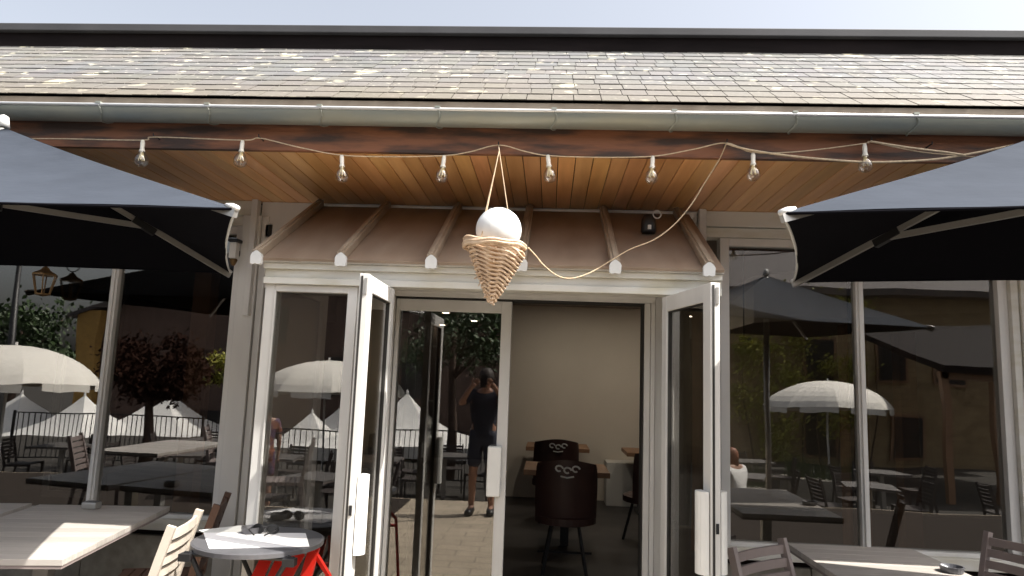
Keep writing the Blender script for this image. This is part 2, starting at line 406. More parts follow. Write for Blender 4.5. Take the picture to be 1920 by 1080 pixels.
# window wall
def X(px, py=800, Y=WY): return PY(px, py, Y).x
ZS, ZT = .66, 2.44
def frame_rect(x0, x1, z0, z1, y, w, d, name, par, m_, wt=None, wb=None):
    wt = w if wt is None else wt; wb = w if wb is None else wb
    b = MB(); b.box(x0, x0+w, y, y+d, z0, z1); b.box(x1-w, x1, y, y+d, z0, z1)
    b.box(x0+w, x1-w, y+.001, y+d-.001, z1-wt, z1); b.box(x0+w, x1-w, y+.001, y+d-.001, z0, z0+wb)
    return b.build(name, m_, par, bevel=.003)
def pane(x0, x1, z0, z1, y, par, m_='glass'):
    return MB().box(x0, x1, y, y+.006, z0, z1).build('glass', M[m_], par)
xpl0, xpl1 = X(437, 700), X(467, 700)         # left post
xml = X(195, 730)                             # left mullion
xr0, xr1 = X(1349, 700), X(1371, 700)
xmr = X(1615, 770)
xrp0, xrp1 = X(1878, 700), X(1940, 700)
def window(x0, x1, wl):
    w = frame_rect(x0, x1, ZS-.05, ZT+.05, WY-.03, wl, .09, 'window', cafe, M['alu'], wt=.05, wb=.05)
    MB().box(x0-.02, x1+.02, WY-.085, WY-.031, ZS-.085, ZS-.02).build('sill', M['alu_dirty'], w, bevel=.004)
    return w
def mull(x, w):
    b = MB(); b.box(x-.024, x+.024, WY-.022, WY+.05, ZS-.0, ZT)
    b.box(x-.010, x+.010, WY-.034, WY-.022, ZS-.0, ZT)
    b.build('mullion', M['alu'], w, bevel=.004)
    MB().box(x-.030, x+.030, WY+.05, WY+.09, ZS, ZT).build('mullion_seal', M['gap'], w)
w1 = window(XL, xpl0+.005, .05); pane(XL+.05, xpl0-.045, ZS, ZT, WY+.01, w1)
for xx in (xml, xml-1.15, xml-2.3): mull(xx, w1)
w2 = window(xr0, xrp0+.04, .055); pane(xr0+.055, xrp0-.015, ZS, ZT, WY+.01, w2)
mull(xmr, w2)
w3 = window(xrp1, XR, .055); pane(xrp1+.055, XR-.055, ZS, ZT, WY+.01, w3)
mull((xrp1+XR)/2-.8, w3); mull((xrp1+XR)/2+.8, w3)
# posts
b = MB(); b.box(xpl0+.006, xpl0+.125, WY-.07, WY+.08, 0, SZ-.10); b.build('post', M['alu'], cafe, bevel=.004)
b = MB(); b.box(xpl0+.13, xpl0+.172, WY-.05, WY+.08, 0, SZ-.10); b.build('post', M['alu'], cafe, bevel=.004)
pxl = X(487, 430)
MB().box(pxl-.02, pxl+.02, WY-.11, WY-.05, 1.9, SZ-.002).build('post', M['alu'], cafe, bevel=.004)
pxr = X(1311, 440)
MB().box(pxr-.022, pxr+.022, WY-.11, WY-.05, 1.9, SZ-.002).build('post', M['alu'], cafe, bevel=.004)
b = MB()
xx = xrp0+.042
for w in (.05, .06, .05, .05):
    b.box(xx, xx+w-.006, WY-.06-.008*(len(b.bm.verts) % 3), WY+.08, 0, SZ-.10); xx += w
b.build('post', M['alu_dirty'], cafe, bevel=.003)
# wall heads (either side of the porch) and the white panel above it
b = MB(); b.box(XL, pxl-.0205, WY-.062, WY+.07, SZ-.098, SZ-.002); b.box(XL, pxl-.0205, WY-.04, WY+.07, ZT+.052, SZ-.102)
b.build('wall_head', M['alu_dirty'], cafe, bevel=.003)
b = MB(); b.box(pxr+.0225, XR, WY-.062, WY+.07, SZ-.098, SZ-.002); b.box(pxr+.0225, XR, WY-.04, WY+.07, ZT+.052, SZ-.102)
b.build('wall_head', M['alu_dirty'], cafe, bevel=.003)
PXL, PXR = -1.47, .835                       # porch extent
MB().box(pxl+.021, pxr-.023, WY-.04, WY+.06, 2.09, SZ-.003).build('wall_panel', M['alu'], cafe)
b = MB(); b.box(xpl0+.175, PXL+.0, WY-.03, WY+.05, 0, 2.085); b.build('wall_panel', M['alu'], cafe)
b = MB(); b.box(PXR, xr0-.004, WY-.03, WY+.05, 0, 2.085); b.build('wall_panel', M['alu'], cafe)
b = MB(); b.box(pxl+.06, pxl+.10, WY-.05, WY-.041, 2.42, 2.50); b.build('vent_slot', M['gap'], cafe)
b = MB(); b.box(PXL-.004, pxr-.05, WY-.09, WY-.041, 2.60, SZ-.02); b.build('canopy_ledger', M['alu'], cafe, bevel=.003)
# plinth under windows
for x0, x1 in ((XL, xpl0+.004), (xr0, XR)):
    b = MB(); x = x0
    while x < x1-.05:
        w = min(.52, x1-x); b.box(x+.003, x+w-.003, WY-.02, WY+.08, 0, ZS-.13); x += w
    b.build('plinth', M['concrete'], cafe, bevel=.004)
    MB().box(x0, x1, WY-.0, WY+.08, ZS-.128, ZS-.087).build('plinth_shadow_gap', M['dark'], cafe)  # near-black strip stands in for the shade under the sill
# interior
it = MB(); it.box(XL, XR, WY+.12, 14.2, -.05, 0.0); it.build('indoor_floor', M['floor_in'], cafe)
MB().box(XL, XR, WY+.08, 14.2, SZ-.03, SZ-.001).build('ceiling', M['ceil'], cafe)
MB().box(-.62, XR, 9.75, 9.9, 0, SZ-.03).build('indoor_wall', M['beige'], cafe)
MB().box(-.70, -.625, 9.75, 14.2, 0, SZ-.03).build('indoor_wall', M['dkwall'], cafe)
b = MB(); b.box(XL, -.7, 14.05, 14.2, 0, SZ-.03); b.build('indoor_wall', M['dkwall'], cafe)
MB().box(XL, XL+.1, WY+.1, 14.0, 0, SZ-.03).build('indoor_wall', M['dkwall'], cafe)
b = MB(); b.box(XR-.1, XR, WY+.1, 9.7, 0, SZ-.03)
b.build('indoor_wall', M['dkwall'], cafe)
b = MB(); b.box(PXL-.9, PXL-.8, 7.5, 14, 0, SZ-.03); b.build('indoor_wall', M['dkwall'], cafe)
# curved bulkhead over the right hand room
b = MB(); pl = []
for i in range(13):
    a = i/12; pl.append((1.9+1.8*a, 6.6-1.5*math.sin(a*math.pi*.5)))
poly = [(x, y, 0) for x, y in pl]+[(3.4, 9.7, 0), (1.9, 9.7, 0)]
b.prism(poly, (0, 0, 2.18), (0, 0, SZ-.03)); b.build('bulkhead', M['beige'], cafe)
b = MB()
for (x, y, h) in ((2.75, 6.5, .09), (3.55, 7.2, .08), (-1.75, 6.4, .07), (-3.6, 7.0, .09)):
    b = MB(); b.box(x-h, x+h, y-h, y+h, 0, SZ-.03); b.build('column', M['wood'], cafe)
# downlights, plus unseen ones added near the beige wall to brighten it
dls = [(PZ(836, 588, 2.6)), PZ(788, 603, 2.6), PZ(889, 603, 2.6), PZ(836, 614, 2.6), PZ(540, 556, 2.6), PZ(520, 573, 2.6), PZ(650, 572, 2.6)]
for p in [(q.x, min(q.y, 13.6)) for q in dls]+[(1.6, 8.4), (.25, 8.5), (3.0, 8.4), (-3.0, 6.0), (.9, 7.2)]:
    d = MB(); d.lathe([(0, 0), (.075, 0), (.075, -.012), (.06, -.012)], (p[0], p[1], SZ-.031), 16); dd = d.build('downlight_or_fill', M['white'], cafe)
    MB().lathe([(0, -.0125), (.058, -.0125), (.058, -.006), (0, -.006)], (p[0], p[1], SZ-.031), 16).build('lens', M['lampfill' if p[0] > 0 and p[1] > 7 else 'lamp'], dd)
# glazed back door in left room
gx0, gx1 = -6.0, -5.3
bd = frame_rect(gx0, gx1, 0, 2.35, 8.2, .07, .08, 'indoor_screen', cafe, M['white'])
MB().box(gx0+.07, gx1-.07, 8.23, 8.24, .07, 2.28).build('glass', M['doorglass'], bd)
# porch: header, side lights, jambs, canopy
ZF = 2.035
def Xf(px, py=800): return PY(px, py, FY).x
zt0 = PY(905, 505, FY).z; zt1 = PY(905, 544, FY).z
hdr = thing  # placeholder
b = MB(); b.box(PXL, PXR, FY-.035, FY+.07, zt0-.03, zt0); b.box(PXL, PXR, FY-.012, FY+.07, zt1+.034, zt0-.03); b.box(PXL, PXR, FY-.025, FY+.07, zt1, zt1+.034)
b.build('porch_header', M['alu_dirty'], cafe, bevel=.003)
xs1, xs2 = Xf(490, 700), Xf(660, 700)
fl = frame_rect(PXL+.004, xs2, 0, zt1-.001, FY, .05, .055, 'side_light', cafe, M['alu'], wt=.035, wb=.12)
pane(PXL+.054, xs2-.05, .12, zt1-.036, FY+.03, fl, 'doorglass')
MB().box(PXL+.056, PXL+.064, FY-.006, FY, .12, zt1-.03).build('bead', M['alu'], fl)
xj = Xf(1262, 800)
frr = frame_rect(xj, PXR-.004, 0, zt1-.001, FY, .03, .055, 'side_light', cafe, M['alu'], wt=.035, wb=.12)
pane(xj+.03, PXR-.034, .12, zt1-.036, FY+.03, frr, 'doorglass')
# porch sides
for xs in (PXL+.002, PXR-.052):
    b = MB(); b.box(xs, xs+.05, FY+.056, FY+.10, 0, zt0); b.box(xs, xs+.05, WY-.11, WY-.031, 0, 2.08); b.box(xs, xs+.05, FY+.10, WY-.11, 0, .2); b.box(xs, xs+.05, FY+.10, WY-.11, 2.0, 2.08)
    sd = b.build('porch_side', M['alu'], cafe, bevel=.003)
    MB().box(xs+.02, xs+.026, FY+.10, WY-.11, .2, 2.0).build('glass', M['doorglass'], sd)
    tz0, tz1 = zt0+.01, 2.60
    MB().prism([(xs+.02, FY+.1, 2.081), (xs+.02, WY-.1, 2.081), (xs+.02, WY-.1, 2.56), (xs+.02, FY+.1, zt0+.02)], (0, 0, 0), (.012, 0, 0)).build('porch_cheek', M['alu'], sd)
# canopy
A0 = Vector((0, FY-.07, zt0+.005)); A1 = Vector((0, WY-.095, 2.605))
dirc = (A1-A0).normalized(); nrm = Vector((0, -dirc.z, dirc.y))
can = MB().prism([A0, A1, A1+nrm*.014, A0+nrm*.014], (PXL, 0, 0), (PXR, 0, 0)).build('canopy_panel', M['panel'], cafe)
for px in (482, 640, 809, 978, 1153, 1328):
    x = PY(px, 500, FY-.07).x; q_ = .78
    r = MB(); r.bar(A0+Vector((x, 0, 0))+nrm*.034, A1+Vector((x, 0, 0))+nrm*.034, .046, .040, nrm)
    r.bar(A0+Vector((x, 0, 0))+nrm*.056, A1+Vector((x, 0, 0))+nrm*.056, .020, .012, nrm)
    ra = r.build('rafter', M['rafter'], can, bevel=.004)
    z0 = zt0
    e = [(x+(ax)*q_, 0, z0+az*q_) for ax, az in ((-.036,-.020),(-.038,.030),(-.030,.046),(0,.070),(.030,.046),(.038,.030),(.036,-.020),(.018,-.026),(0,-.020),(-.018,-.026))]
    e_ = [(x-.036, 0, z0-.020), (x-.038, 0, z0+.030), (x-.030, 0, z0+.046), (x, 0, z0+.070), (x+.030, 0, z0+.046), (x+.038, 0, z0+.030), (x+.036, 0, z0-.020), (x+.018, 0, z0-.026), (x, 0, z0-.020), (x-.018, 0, z0-.026)]
    MB().prism([Vector(q) for q in e], (0, FY-.095, 0), (0, FY-.07, 0)).build('end_cap', M['cap'], ra, bevel=.0015)
MB().box(PXL, PXR, FY-.06, FY+.0, zt0+.001, zt0+.012).build('canopy_drip', M['alu'], can)
# sliding door
def Xs(px, py=800): return PY(px, py, SY).x
zs0 = PY(905, 546, SY).z; zs1 = PY(905, 562, SY).z
sx0, sx1 = Xs(730), Xs(1226)
b = MB(); b.box(PXL+.06, sx1, SY-.02, SY+.10, zs1+.006, zs0+.03); b.box(sx0-.03, sx0-.004, SY-.02, SY+.1, 0, zs1+.005)
b.box(PXL+.06, sx1, SY-.035, SY-.02, zs1+.03, zs0+.032)
b.build('sliding_frame', M['alu'], cafe, bevel=.003)
b = MB(); b.box(Xs(1206), Xs(1217), SY-.02, SY+.10, 0, zs1+.005); b.box(Xs(1217)+.002, sx1, SY-.03, SY+.10, 0, zs1+.005); b.build('sliding_jamb', M['alu'], cafe, bevel=.003)
MB().box(Xs(1203), Xs(1206), SY+.0, SY+.10, 0, zs1).build('jamb_seal', M['gap'], cafe)
MB().box(sx0, Xs(1206), SY-.01, SY+.09, zs1-.004, zs1+.005).build('track', M['gap'], cafe)
# lining between the slide frame and the porch front
MB().box(sx1+.002, sx1+.03, FY+.11, SY+.10, 0, zs1+.03).build('jamb_lining', M['alu'], cafe)
lf0, lf1 = sx0, Xs(952)
zdt = zs1-.006; zdb = PY(840, 584, SY).z
b = MB(); b.box(lf0, lf0+.022, SY, SY+.04, .02, zdt); b.box(lf1-.06, lf1, SY, SY+.04, .02, zdt); b.box(lf0+.022, lf1-.06, SY+.001, SY+.039, zdb, zdt); b.box(lf0+.022, lf1-.06, SY+.001, SY+.039, .02, .10)
sd = b.build('sliding_door', M['alu'], cafe, bevel=.003)
pane(lf0+.022, lf1-.06, .10, zdb, SY+.018, sd, 'doorglass')
hz0, hz1 = PY(928, 930, SY).z, PY(928, 836, SY).z
hb_ = MB(); hb_.box(Xs(914, 880), Xs(940, 880), SY-.045, SY-.0, hz0, hz1); hb_.build('handle', M['white'], sd, bevel=.008)
b = MB(); x = Xs(762); b.box(x-.03, x+.03, SY+.045, SY+.085, .02, zdt); b.build('rear_stile', M['gap'], sd)
# hinged porch doors (each swung open towards the terrace)
def leaf(xh, xn, yn, zt, sides, hy):
    """hinge at (xh,FY), free edge at (xn,yn)"""
    a = Vector((xh, FY-.005, 0)); c = Vector((xn, yn, 0)); L = (c-a).length; d = (c-a).normalized(); s_ = Vector((-d.y, d.x, 0))
    mx = Matrix(((d.x, s_.x, 0, a.x), (d.y, s_.y, 0, a.y), (0, 0, 1, 0), (0, 0, 0, 1)))
    b = MB(); t = .021
    b.box(0, .06, -t, t, .02, zt, mx=mx); b.box(L-.075, L, -t, t, .02, zt, mx=mx)
    b.box(.06, L-.075, -t+.001, t-.001, zt-.075, zt, mx=mx); b.box(.06, L-.075, -t+.001, t-.001, .02, .14, mx=mx)
    lo = b.build('door_leaf', M['alu'], cafe, bevel=.003)
    MB().box(.06, L-.075, -.003, .003, .14, zt-.075, mx=mx).build('glass', M['doorglass'], lo)
    MB().box(L, L+.003, -.013, -.004, .03, zt-.01, mx=mx).build('edge_seal', M['gap'], lo)
    MB().box(L+.0005, L+.004, .002, .014, zt-.09, zt-.02, mx=mx).build('shoot_bolt', M['strut'], lo)
    MB().box(L+.0005, L+.004, .000, .012, .98, 1.02, mx=mx).build('lock_plate', M['blackmetal'], lo)
    MB().box(.060, .064, -.012, .012, .14, zt-.075, mx=mx).build('gasket', M['gap'], lo)
    MB().box(L-.079, L-.075, -.012, .012, .14, zt-.075, mx=mx).build('gasket', M['gap'], lo)
    MB().box(.064, L-.079, -.012, .012, zt-.079, zt-.075, mx=mx).build('gasket', M['gap'], lo)
    for hz in (.25, 1.05, 1.80):
        MB().tube([mx @ Vector((-.008, 0, hz)), mx @ Vector((-.008, 0, hz+.09))], .010, 8).build('hinge', M['strut'], lo)
    for s2 in sides:
        h = MB(); pr = []
        for k in range(9):
            an = math.pi*k/8; pr.append((L-.045+.038*math.cos(an), t+.005+.040*math.sin(an)))
        pl = [mx @ Vector((u, s2*v, 0)) for u, v in pr]
        h.prism(pl, (0, 0, hy[0]), (0, 0, hy[1]))
        h.build('pull_handle', M['white'], lo)
zl = zt1-.012
pL = PY(684, 507, 2.92); pR = PY(1341, 527, 2.90)
leaf(Xf(724, 700)-.0, pL.x, 2.92, zl, (1,), (.82, 1.14))
leaf(Xf(1240, 700)+.02, pR.x, 2.90, zl, (1, -1), (.82, 1.14))
# ------------------------------------------------------------------ string lights
def catm(P, n=8):
    P = [Vector(p) for p in P]; out = []
    for i in range(len(P)-1):
        p0, p1, p2, p3 = P[max(i-1, 0)], P[i], P[i+1], P[min(i+2, len(P)-1)]
        for k in range(n):
            t = k/n; out.append(.5*((2*p1)+(p2-p0)*t+(2*p0-5*p1+4*p2-p3)*t*t+(3*p1-p0-3*p2+p3)*t**3))
    out.append(P[-1]); return out
LY = GY-.045
sx = thing('string_light', 'string of clear round bulbs on pale cord looped along the dark wooden fascia', 'string lights', tuple(PY(935, 273, LY)), world=True)
P = [PY(x, y, LY) for x, y in ((-60, 262), (90, 260), (265, 263), (290, 257), (455, 263), (487, 259), (560, 276), (640, 291), (735, 294), (831, 292), (880, 285), (935, 272), (985, 284), (1030, 292), (1130, 295), (1225, 293), (1300, 280), (1362, 268), (1412, 286), (1500, 284), (1621, 269), (1632, 266), (1720, 284), (1800, 292), (1900, 300))]
MB().tube(catm(P, 5), .0028, 6).build('cord', M['rope'], sx, smooth=True)
for i, (x, y, yb, lean) in enumerate(((268, 263, 305, .02), (455, 264, 308, 0), (641, 291, 337, .08), (833, 292, 338, -.06), (1027, 291, 339, .14), (1224, 293, 341, -.05), (1412, 287, 341, 0), (1621, 270, 322, .02))):
    a = PY(x, y, LY); c = PY(x+2, yb, LY); L = (a-c).length
    sk = MB(); sk.lathe([(0, 0), (.007, 0), (.0095, -.012), (.009, -.040), (.012, -.048), (.0135, -.052), (0, -.053)], (0, 0, 0), 12)
    bl_scale = 1.12
    bl = sk.build('bulb', M['sock'], sx, smooth=True)
    bl.matrix_parent_inverse = Matrix.Translation(-sx.location)
    bl.location = a; bl.scale = (1.12,)*3; bl.rotation_euler = (random.uniform(-.05, .05), -lean, 0)
    z0 = -.052; rr = .029
    MB().lathe([(.0125, z0), (.014, z0-.006), (.021, z0-.016), (.0275, z0-.028), (rr, z0-.040), (.0275, z0-.053), (.021, z0-.062), (.011, z0-.068), (0, z0-.070)], (0, 0, 0), 18).build('bulb_glass', M['bulb'], bl, smooth=True)
    fm = MB()
    for q in range(4):
        an = q*math.pi/2+.3
        fm.tube([(.003*math.cos(an), .003*math.sin(an), z0), (.012*math.cos(an), .012*math.sin(an), z0-.040)], .0026, 5)
    fm.lathe([(0, z0), (.007, z0), (.006, z0-.022), (0, z0-.024)], (0, 0, 0), 8)
    fm.build('filament', M['fil'], bl)
P = [PY(x, y, LY-.012) for x, y in ((1362, 269), (1400, 280), (1470, 291), (1560, 300), (1640, 304), (1740, 300), (1810, 290), (1900, 272))]
tag(MB().tube(catm(P, 5), .0052, 6).build('rope', M['rope'], smooth=True), 'thick pale rope sagging below the string lights towards the right black parasol', 'rope')
P = [PY(x, y, LY-.02) for x, y in ((1632, 265), (1700, 276), (1770, 285), (1810, 291))]
tag(MB().tube(catm(P, 5), .0048, 6).build('rope', M['rope'], smooth=True), 'short pale rope from the last hook above the rightmost bulb down to the parasol', 'rope')
P = [PY(1362, 269, LY-.01), PY(1348, 300, 3.25), PY(1320, 345, 3.3), PY(1295, 385, 3.3), PY(1262, 423, 3.3), PY(1225, 450, 3.3), PY(1180, 468, 3.3), PY(1135, 495, 3.28), PY(1105, 512, 3.25), PY(1072, 522, 3.22), PY(1045, 517, 3.2), PY(1020, 498, 3.17), PY(1005, 480, 3.15), PY(990, 464, 3.12)]
tag(MB().tube(catm(P, 5), .0031, 6).build('power_cord', M['rope'], smooth=True), 'loose beige cord drooping from the fascia across the bronze canopy to the ice cream lamp', 'cord')
for x, y, t in ((290, 256, 'left above the first bulb'), (487, 258, 'just right of the second bulb'), (935, 272, 'above the ice cream lamp'), (1362, 267, 'where the ropes part'), (1632, 264, 'above the rightmost bulb'), (1745, 272, 'beside the right parasol top')):
    p = PY(x, y, LY)
    hk = MB(); hk.tube([p+Vector((0, .05, 0)), p+Vector((0, .0, .002)), p+Vector((0, -.012, .0)), p+Vector((0, -.014, .012))], .003, 6)
    hk.build('cord_hook', M['blackmetal'], cafe)
# ------------------------------------------------------------------ ice cream lamp
IY = 3.10
g = PY(935, 432, IY); gr = PY(978, 432, IY).x-g.x
top = PY(936, 282, IY)
ic = thing('hanging_lamp', 'hanging ice cream lamp, white globe sitting in a woven wicker cone', 'lamp', tuple(top), world=True)
MB().lathe([(gr*math.sin(k*math.pi/20), gr*math.cos(k*math.pi/20)) for k in range(21)], g, 32).build('globe', M['globe'], ic, smooth=True)
ct = PY(927, 460, IY); cb = PY(921, 568, IY); rt = PY(985, 455, IY).x-ct.x
wk = MB(); wk.lathe([(rt*.80, 0), (rt*.86, .005), (.010, cb.z-ct.z+.01), (0, cb.z-ct.z)], ct, 24)
turns = 15; N = turns*36
for strand in range(2):
    pts = []
    for i in range(N+1):
        u = i/N; a = i*2*math.pi/36+strand*.35
        r = (rt*(1-u)**.92)*.95+.010+random.uniform(-.0022, .0022)
        z = (cb.z-ct.z)*u + r*.28*math.cos(a+math.pi) + .006*math.sin(5*a+strand*2)
        if u < .06: z *= u/.06*.6+.25
        c = ct.lerp(cb, u)
        pts.append(Vector((c.x+r*math.cos(a)+random.uniform(-.001, .001), c.y+r*math.sin(a), ct.z+z+strand*.007)))
    wk.tube(pts, .0056, 6)
pts = [Vector((ct.x+(rt+.001*math.sin(9*a))*math.cos(a), ct.y+(rt)*math.sin(a), ct.z+.0025*math.sin(7*a))) for a in [k*2*math.pi/60 for k in range(60)]]
wk.tube(pts, .0085, 7, close=True)
wk.tube([q-Vector((0, 0, .012)) for q in pts], .008, 7, close=True)
for k in range(26):
    a = random.uniform(0, 6.28); u = random.uniform(0, .9); r = rt*(1-u)+.012
    c = ct.lerp(cb, u); p = Vector((c.x+r*math.cos(a), c.y+r*math.sin(a), c.z))
    wk.tube([p, p+Vector((random.uniform(-.02, .02), -.006, random.uniform(-.02, .01)))], .003, 5)
wk.build('wicker_cone', M['wicker'], ic)
for dx, dy in ((-.055, -.085), (.085, -.06), (-.085, .07)):
    MB().tube([top, Vector((ct.x+dx, ct.y+dy, ct.z+.004))], .0022, 6).build('cord', M['rope'], ic)
MB().tube([PY(935, 272, LY), top], .002, 6).build('cord', M['rope'], ic)
# small black camera spotlight under the canopy top, with ring
p = PY(1216, 420, 3.86)
sp_ = thing('spotlight', 'small black spotlight clipped at the top right of the bronze canopy', 'spotlight', tuple(p), world=True)
s = MB(); s.lathe([(0, .055), (.028, .05), (.040, .02), (.044, -.045), (.036, -.055), (0, -.05)], p, 16); s.build('lamp_head', M['black'], sp_, smooth=True)
s = MB(); s.tube([p+Vector((0, 0, .03)), p+Vector((.03, .02, .06)), p+Vector((.055, .06, .06))], .007, 8); s.build('bracket', M['black'], sp_)
s = MB(); q = p+Vector((.0, -.043, -.028)); s.lathe([(0, -.012), (.010, -.012), (.010, .012), (0, .012)], q, 10); s.build('diode', M['white'], sp_)
q = PY(1232, 402, 3.84); s = MB(); s.tube([q+Vector((.022*math.cos(a), 0, .022*math.sin(a))) for a in [k*2*math.pi/20 for k in range(20)]], .004, 6, close=True); s.build('ring', M['alu'], sp_)
# wall lamp on the left post
p = PY(435, 470, WY-.12)
wl = thing('wall_lamp', 'small outdoor wall lamp with dark cap and pale glass beside the left parasol corner', 'lamp', tuple(p), world=True)
MB().box(p.x-.02, p.x+.045, p.y-.03, p.y+.045, p.z+.055, p.z+.075).build('cap', M['black'], wl, bevel=.004)
MB().box(p.x-.012, p.x+.034, p.y-.02, p.y+.035, p.z-.05, p.z+.054).build('shade', M['white'], wl, bevel=.006)
MB().lathe([(.022, 0), (.026, -.008), (.012, -.04), (0, -.045)], (p.x+.011, p.y+.008, p.z-.052), 14).build('base', M['brass'], wl, smooth=True)
MB().box(p.x+.0, p.x+.022, p.y+.035, WY-.031, p.z-.02, p.z+.01).build('bracket', M['black'], wl)
# ------------------------------------------------------------------ black parasols
def black_parasol(label, A, B, u, L, apex_z, sgn):
    Z = 2.1
    A = Vector(A); B = Vector(B); u = Vector(u).normalized()
    D = A+u*L; C_ = B+u*L
    ctr = (A+B+C_+D)/4; base = Vector((ctr.x, ctr.y, 0))
    t = thing('black_parasol', label, 'parasol', tuple(base), world=True, group='black parasols either side of the entrance')
    apex = Vector((ctr.x, ctr.y, apex_z))
    N = 14
    def surf(off):
        b = MB(); bm = b.bm
        cs = [A, B, C_, D]
        for i in range(4):
            P0, P1 = cs[i].copy(), cs[(i+1) % 4].copy(); grid = []
            for r in range(N+1):
                row = []
                for c in range(N+1):
                    v = c/N; s_ = r/N
                    e = P0.lerp(P1, v)
                    mid = (P0+P1)/2
                    inw = (ctr.xy-mid.xy).normalized()*.03*4*v*(1-v)*s_
                    p = apex.lerp(Vector((e.x, e.y, Z)), s_)
                    p.z -= .035*math.sin(math.pi*s_)*4*v*(1-v) + .012*math.sin(s_*math.pi) + off
                    p.x += inw.x; p.y += inw.y
                    p.z += .004*math.sin(11*v+5*s_)*s_
                    row.append(bm.verts.new(p))
                grid.append(row)
            for r in range(N):
                for c in range(N):
                    q = [grid[r][c], grid[r][c+1], grid[r+1][c+1], grid[r+1][c]]
                    bm.faces.new(q)
        bmesh.ops.remove_doubles(bm, verts=bm.verts, dist=1e-5)
        return b
    can_ = surf(0).build('canopy', M['canvas'], t, smooth=True)
    surf(.006).build('shaded_underside', M['canvas_shaded'], can_, smooth=True)  # second, darker canvas layer paints the shade of the underside
    # pale hem pockets along edges and corner caps
    for P0, P1 in ((A, B), (B, C_), (C_, D), (D, A)):
        h = MB(); pts = []
        mid = (P0+P1)/2; inw = (ctr.xy-mid.xy).normalized()
        for k in range(13):
            v = k/12; e = P0.lerp(P1, v); q = inw*.03*4*v*(1-v)
            pts.append(Vector((e.x+q.x, e.y+q.y, Z-.004)))
        h.tube(pts, .005, 6); h.build('hem', M['canvas_shaded'] if P0 is not A else M['hem'], can_)
    for P0 in (A, B, C_, D):
        q = Vector((P0.x, P0.y, Z)); d = (apex-q).normalized()
        c = MB(); c.tube([q-d*.008, q+d*.022, q+d*.055], [.010, .012, .005], 10)
        c.build('corner_cap', M['cap'], can_, smooth=True)
        c = MB(); c.bar(q+Vector((0, 0, -.02)), apex+Vector((0, 0, -.055)), .018, .028); rib = c.build('rib', M['strut'], t)
        m0 = (q+Vector((0, 0, -.035))).lerp(apex+Vector((0, 0, -.06)), .42)
        hub = Vector((ctr.x, ctr.y, Z+.17))
        c = MB(); c.bar(m0, hub, .016, .026); c.build('strut', M['strut'], rib)
        c = MB(); c.bar(m0-d*.06, m0+d*.06, .03, .035); c.build('joint', M['black'], rib)
    b = MB(); b.tube([(ctr.x, ctr.y, .05), (ctr.x, ctr.y, apex_z-.01)], .024, 14); b.build('pole', M['strut'], t, smooth=True)
    b = MB(); b.tube([(ctr.x, ctr.y, Z+.14), (ctr.x, ctr.y, Z+.25)], .042, 14); b.build('runner', M['black'], t)
    b = MB(); b.box(ctr.x-.3, ctr.x+.3, ctr.y-.3, ctr.y+.3, .003, .055); b.build('foot', M['concrete'], t, bevel=.01)
    b = MB(); b.lathe([(0, .06), (.02, .05), (.03, .0), (0, -.0)], apex, 12); b.build('finial', M['cap'], t, smooth=True)
    return A, B, ctr
AL, BL = PZ(443, 390, 2.1), PZ(432, 510, 2.1)
AR, BR = PZ(1466, 398, 2.1), PZ(1487, 527, 2.1)
black_parasol('black canvas parasol left of the entrance, its near corner below the second bulb', AL, BL, (-1, -.04, 0), 2.24, 2.63, -1)
black_parasol('black canvas parasol right of the entrance, its corner over the right window frame', AR, BR, (.95, -.24, 0), 1.9, 2.56, 1)
# ------------------------------------------------------------------ terrace furniture
def slat_table_parts(t, lx, ly, h=.75, top='teak'):
    b = MB(); n = 12; w = ly/n
    for k in range(n):
        br = random.uniform(.85, 1.1)
        b.box(-lx/2, lx/2, -ly/2+k*w+.0012, -ly/2+(k+1)*w-.0012, h-.026, h, (br, br*.99, br*.98))
    b.build('tabletop', M[top], t, bevel=.0012)
    b = MB(); b.box(-lx/2+.004, lx/2-.004, -ly/2+.004, ly/2-.004, h-.04, h-.0262); b.build('underframe', M['chairtaupe'], t)
    b = MB(); b.box(-.035, .035, -.035, .035, .03, h-.041); b.build('pedestal', M['strut'], t)
    b = MB(); b.box(-.25, .25, -.03, .03, .0, .03); b.box(-.03, .03, -.28, -.031, .0, .03); b.box(-.03, .03, .031, .28, 0, .03); b.build('foot', M['blackmetal'], t)
tl = thing('slat_table', 'grey slatted terrace table by the left window with a bright sun patch', 'table', (0, 0, 0))
slat_table_parts(tl, .72, 1.22)
c1 = PZ(120, 1048, .75); c2 = PZ(318, 950, .75)
d = (c2-c1); ang = math.atan2(d.y, d.x)-math.pi/2
mid = (c1+c2)/2; side = Vector((-math.cos(ang), -math.sin(ang), 0))
tl.location = (mid.x+side.x*.36, mid.y+side.y*.36, 0); tl.rotation_euler = (0, 0, ang)
t2 = dup(tl, (tl.location.x+side.x*.76, tl.location.y+side.y*.76+.02, 0), ang+.03, 'grey slatted terrace table at the far left edge, only its far corner in view', 'slatted tables on the terrace')
tl['group'] = 'slatted tables on the terrace'
c1 = PZ(1475, 1018, .75); c2 = PZ(1710, 1029, .75)
rz = math.atan2(c2.y-c1.y, c2.x-c1.x)
ctrr = (c1+c2)/2
t3 = dup(tl, (ctrr.x+math.sin(rz)*.58, ctrr.y-math.cos(rz)*.60, 0), rz, 'grey slatted table by the right window crossed by a thin strip of sunlight', 'slatted tables on the terrace')
t3.scale = ((c2-c1).length/.72, .98, 1)
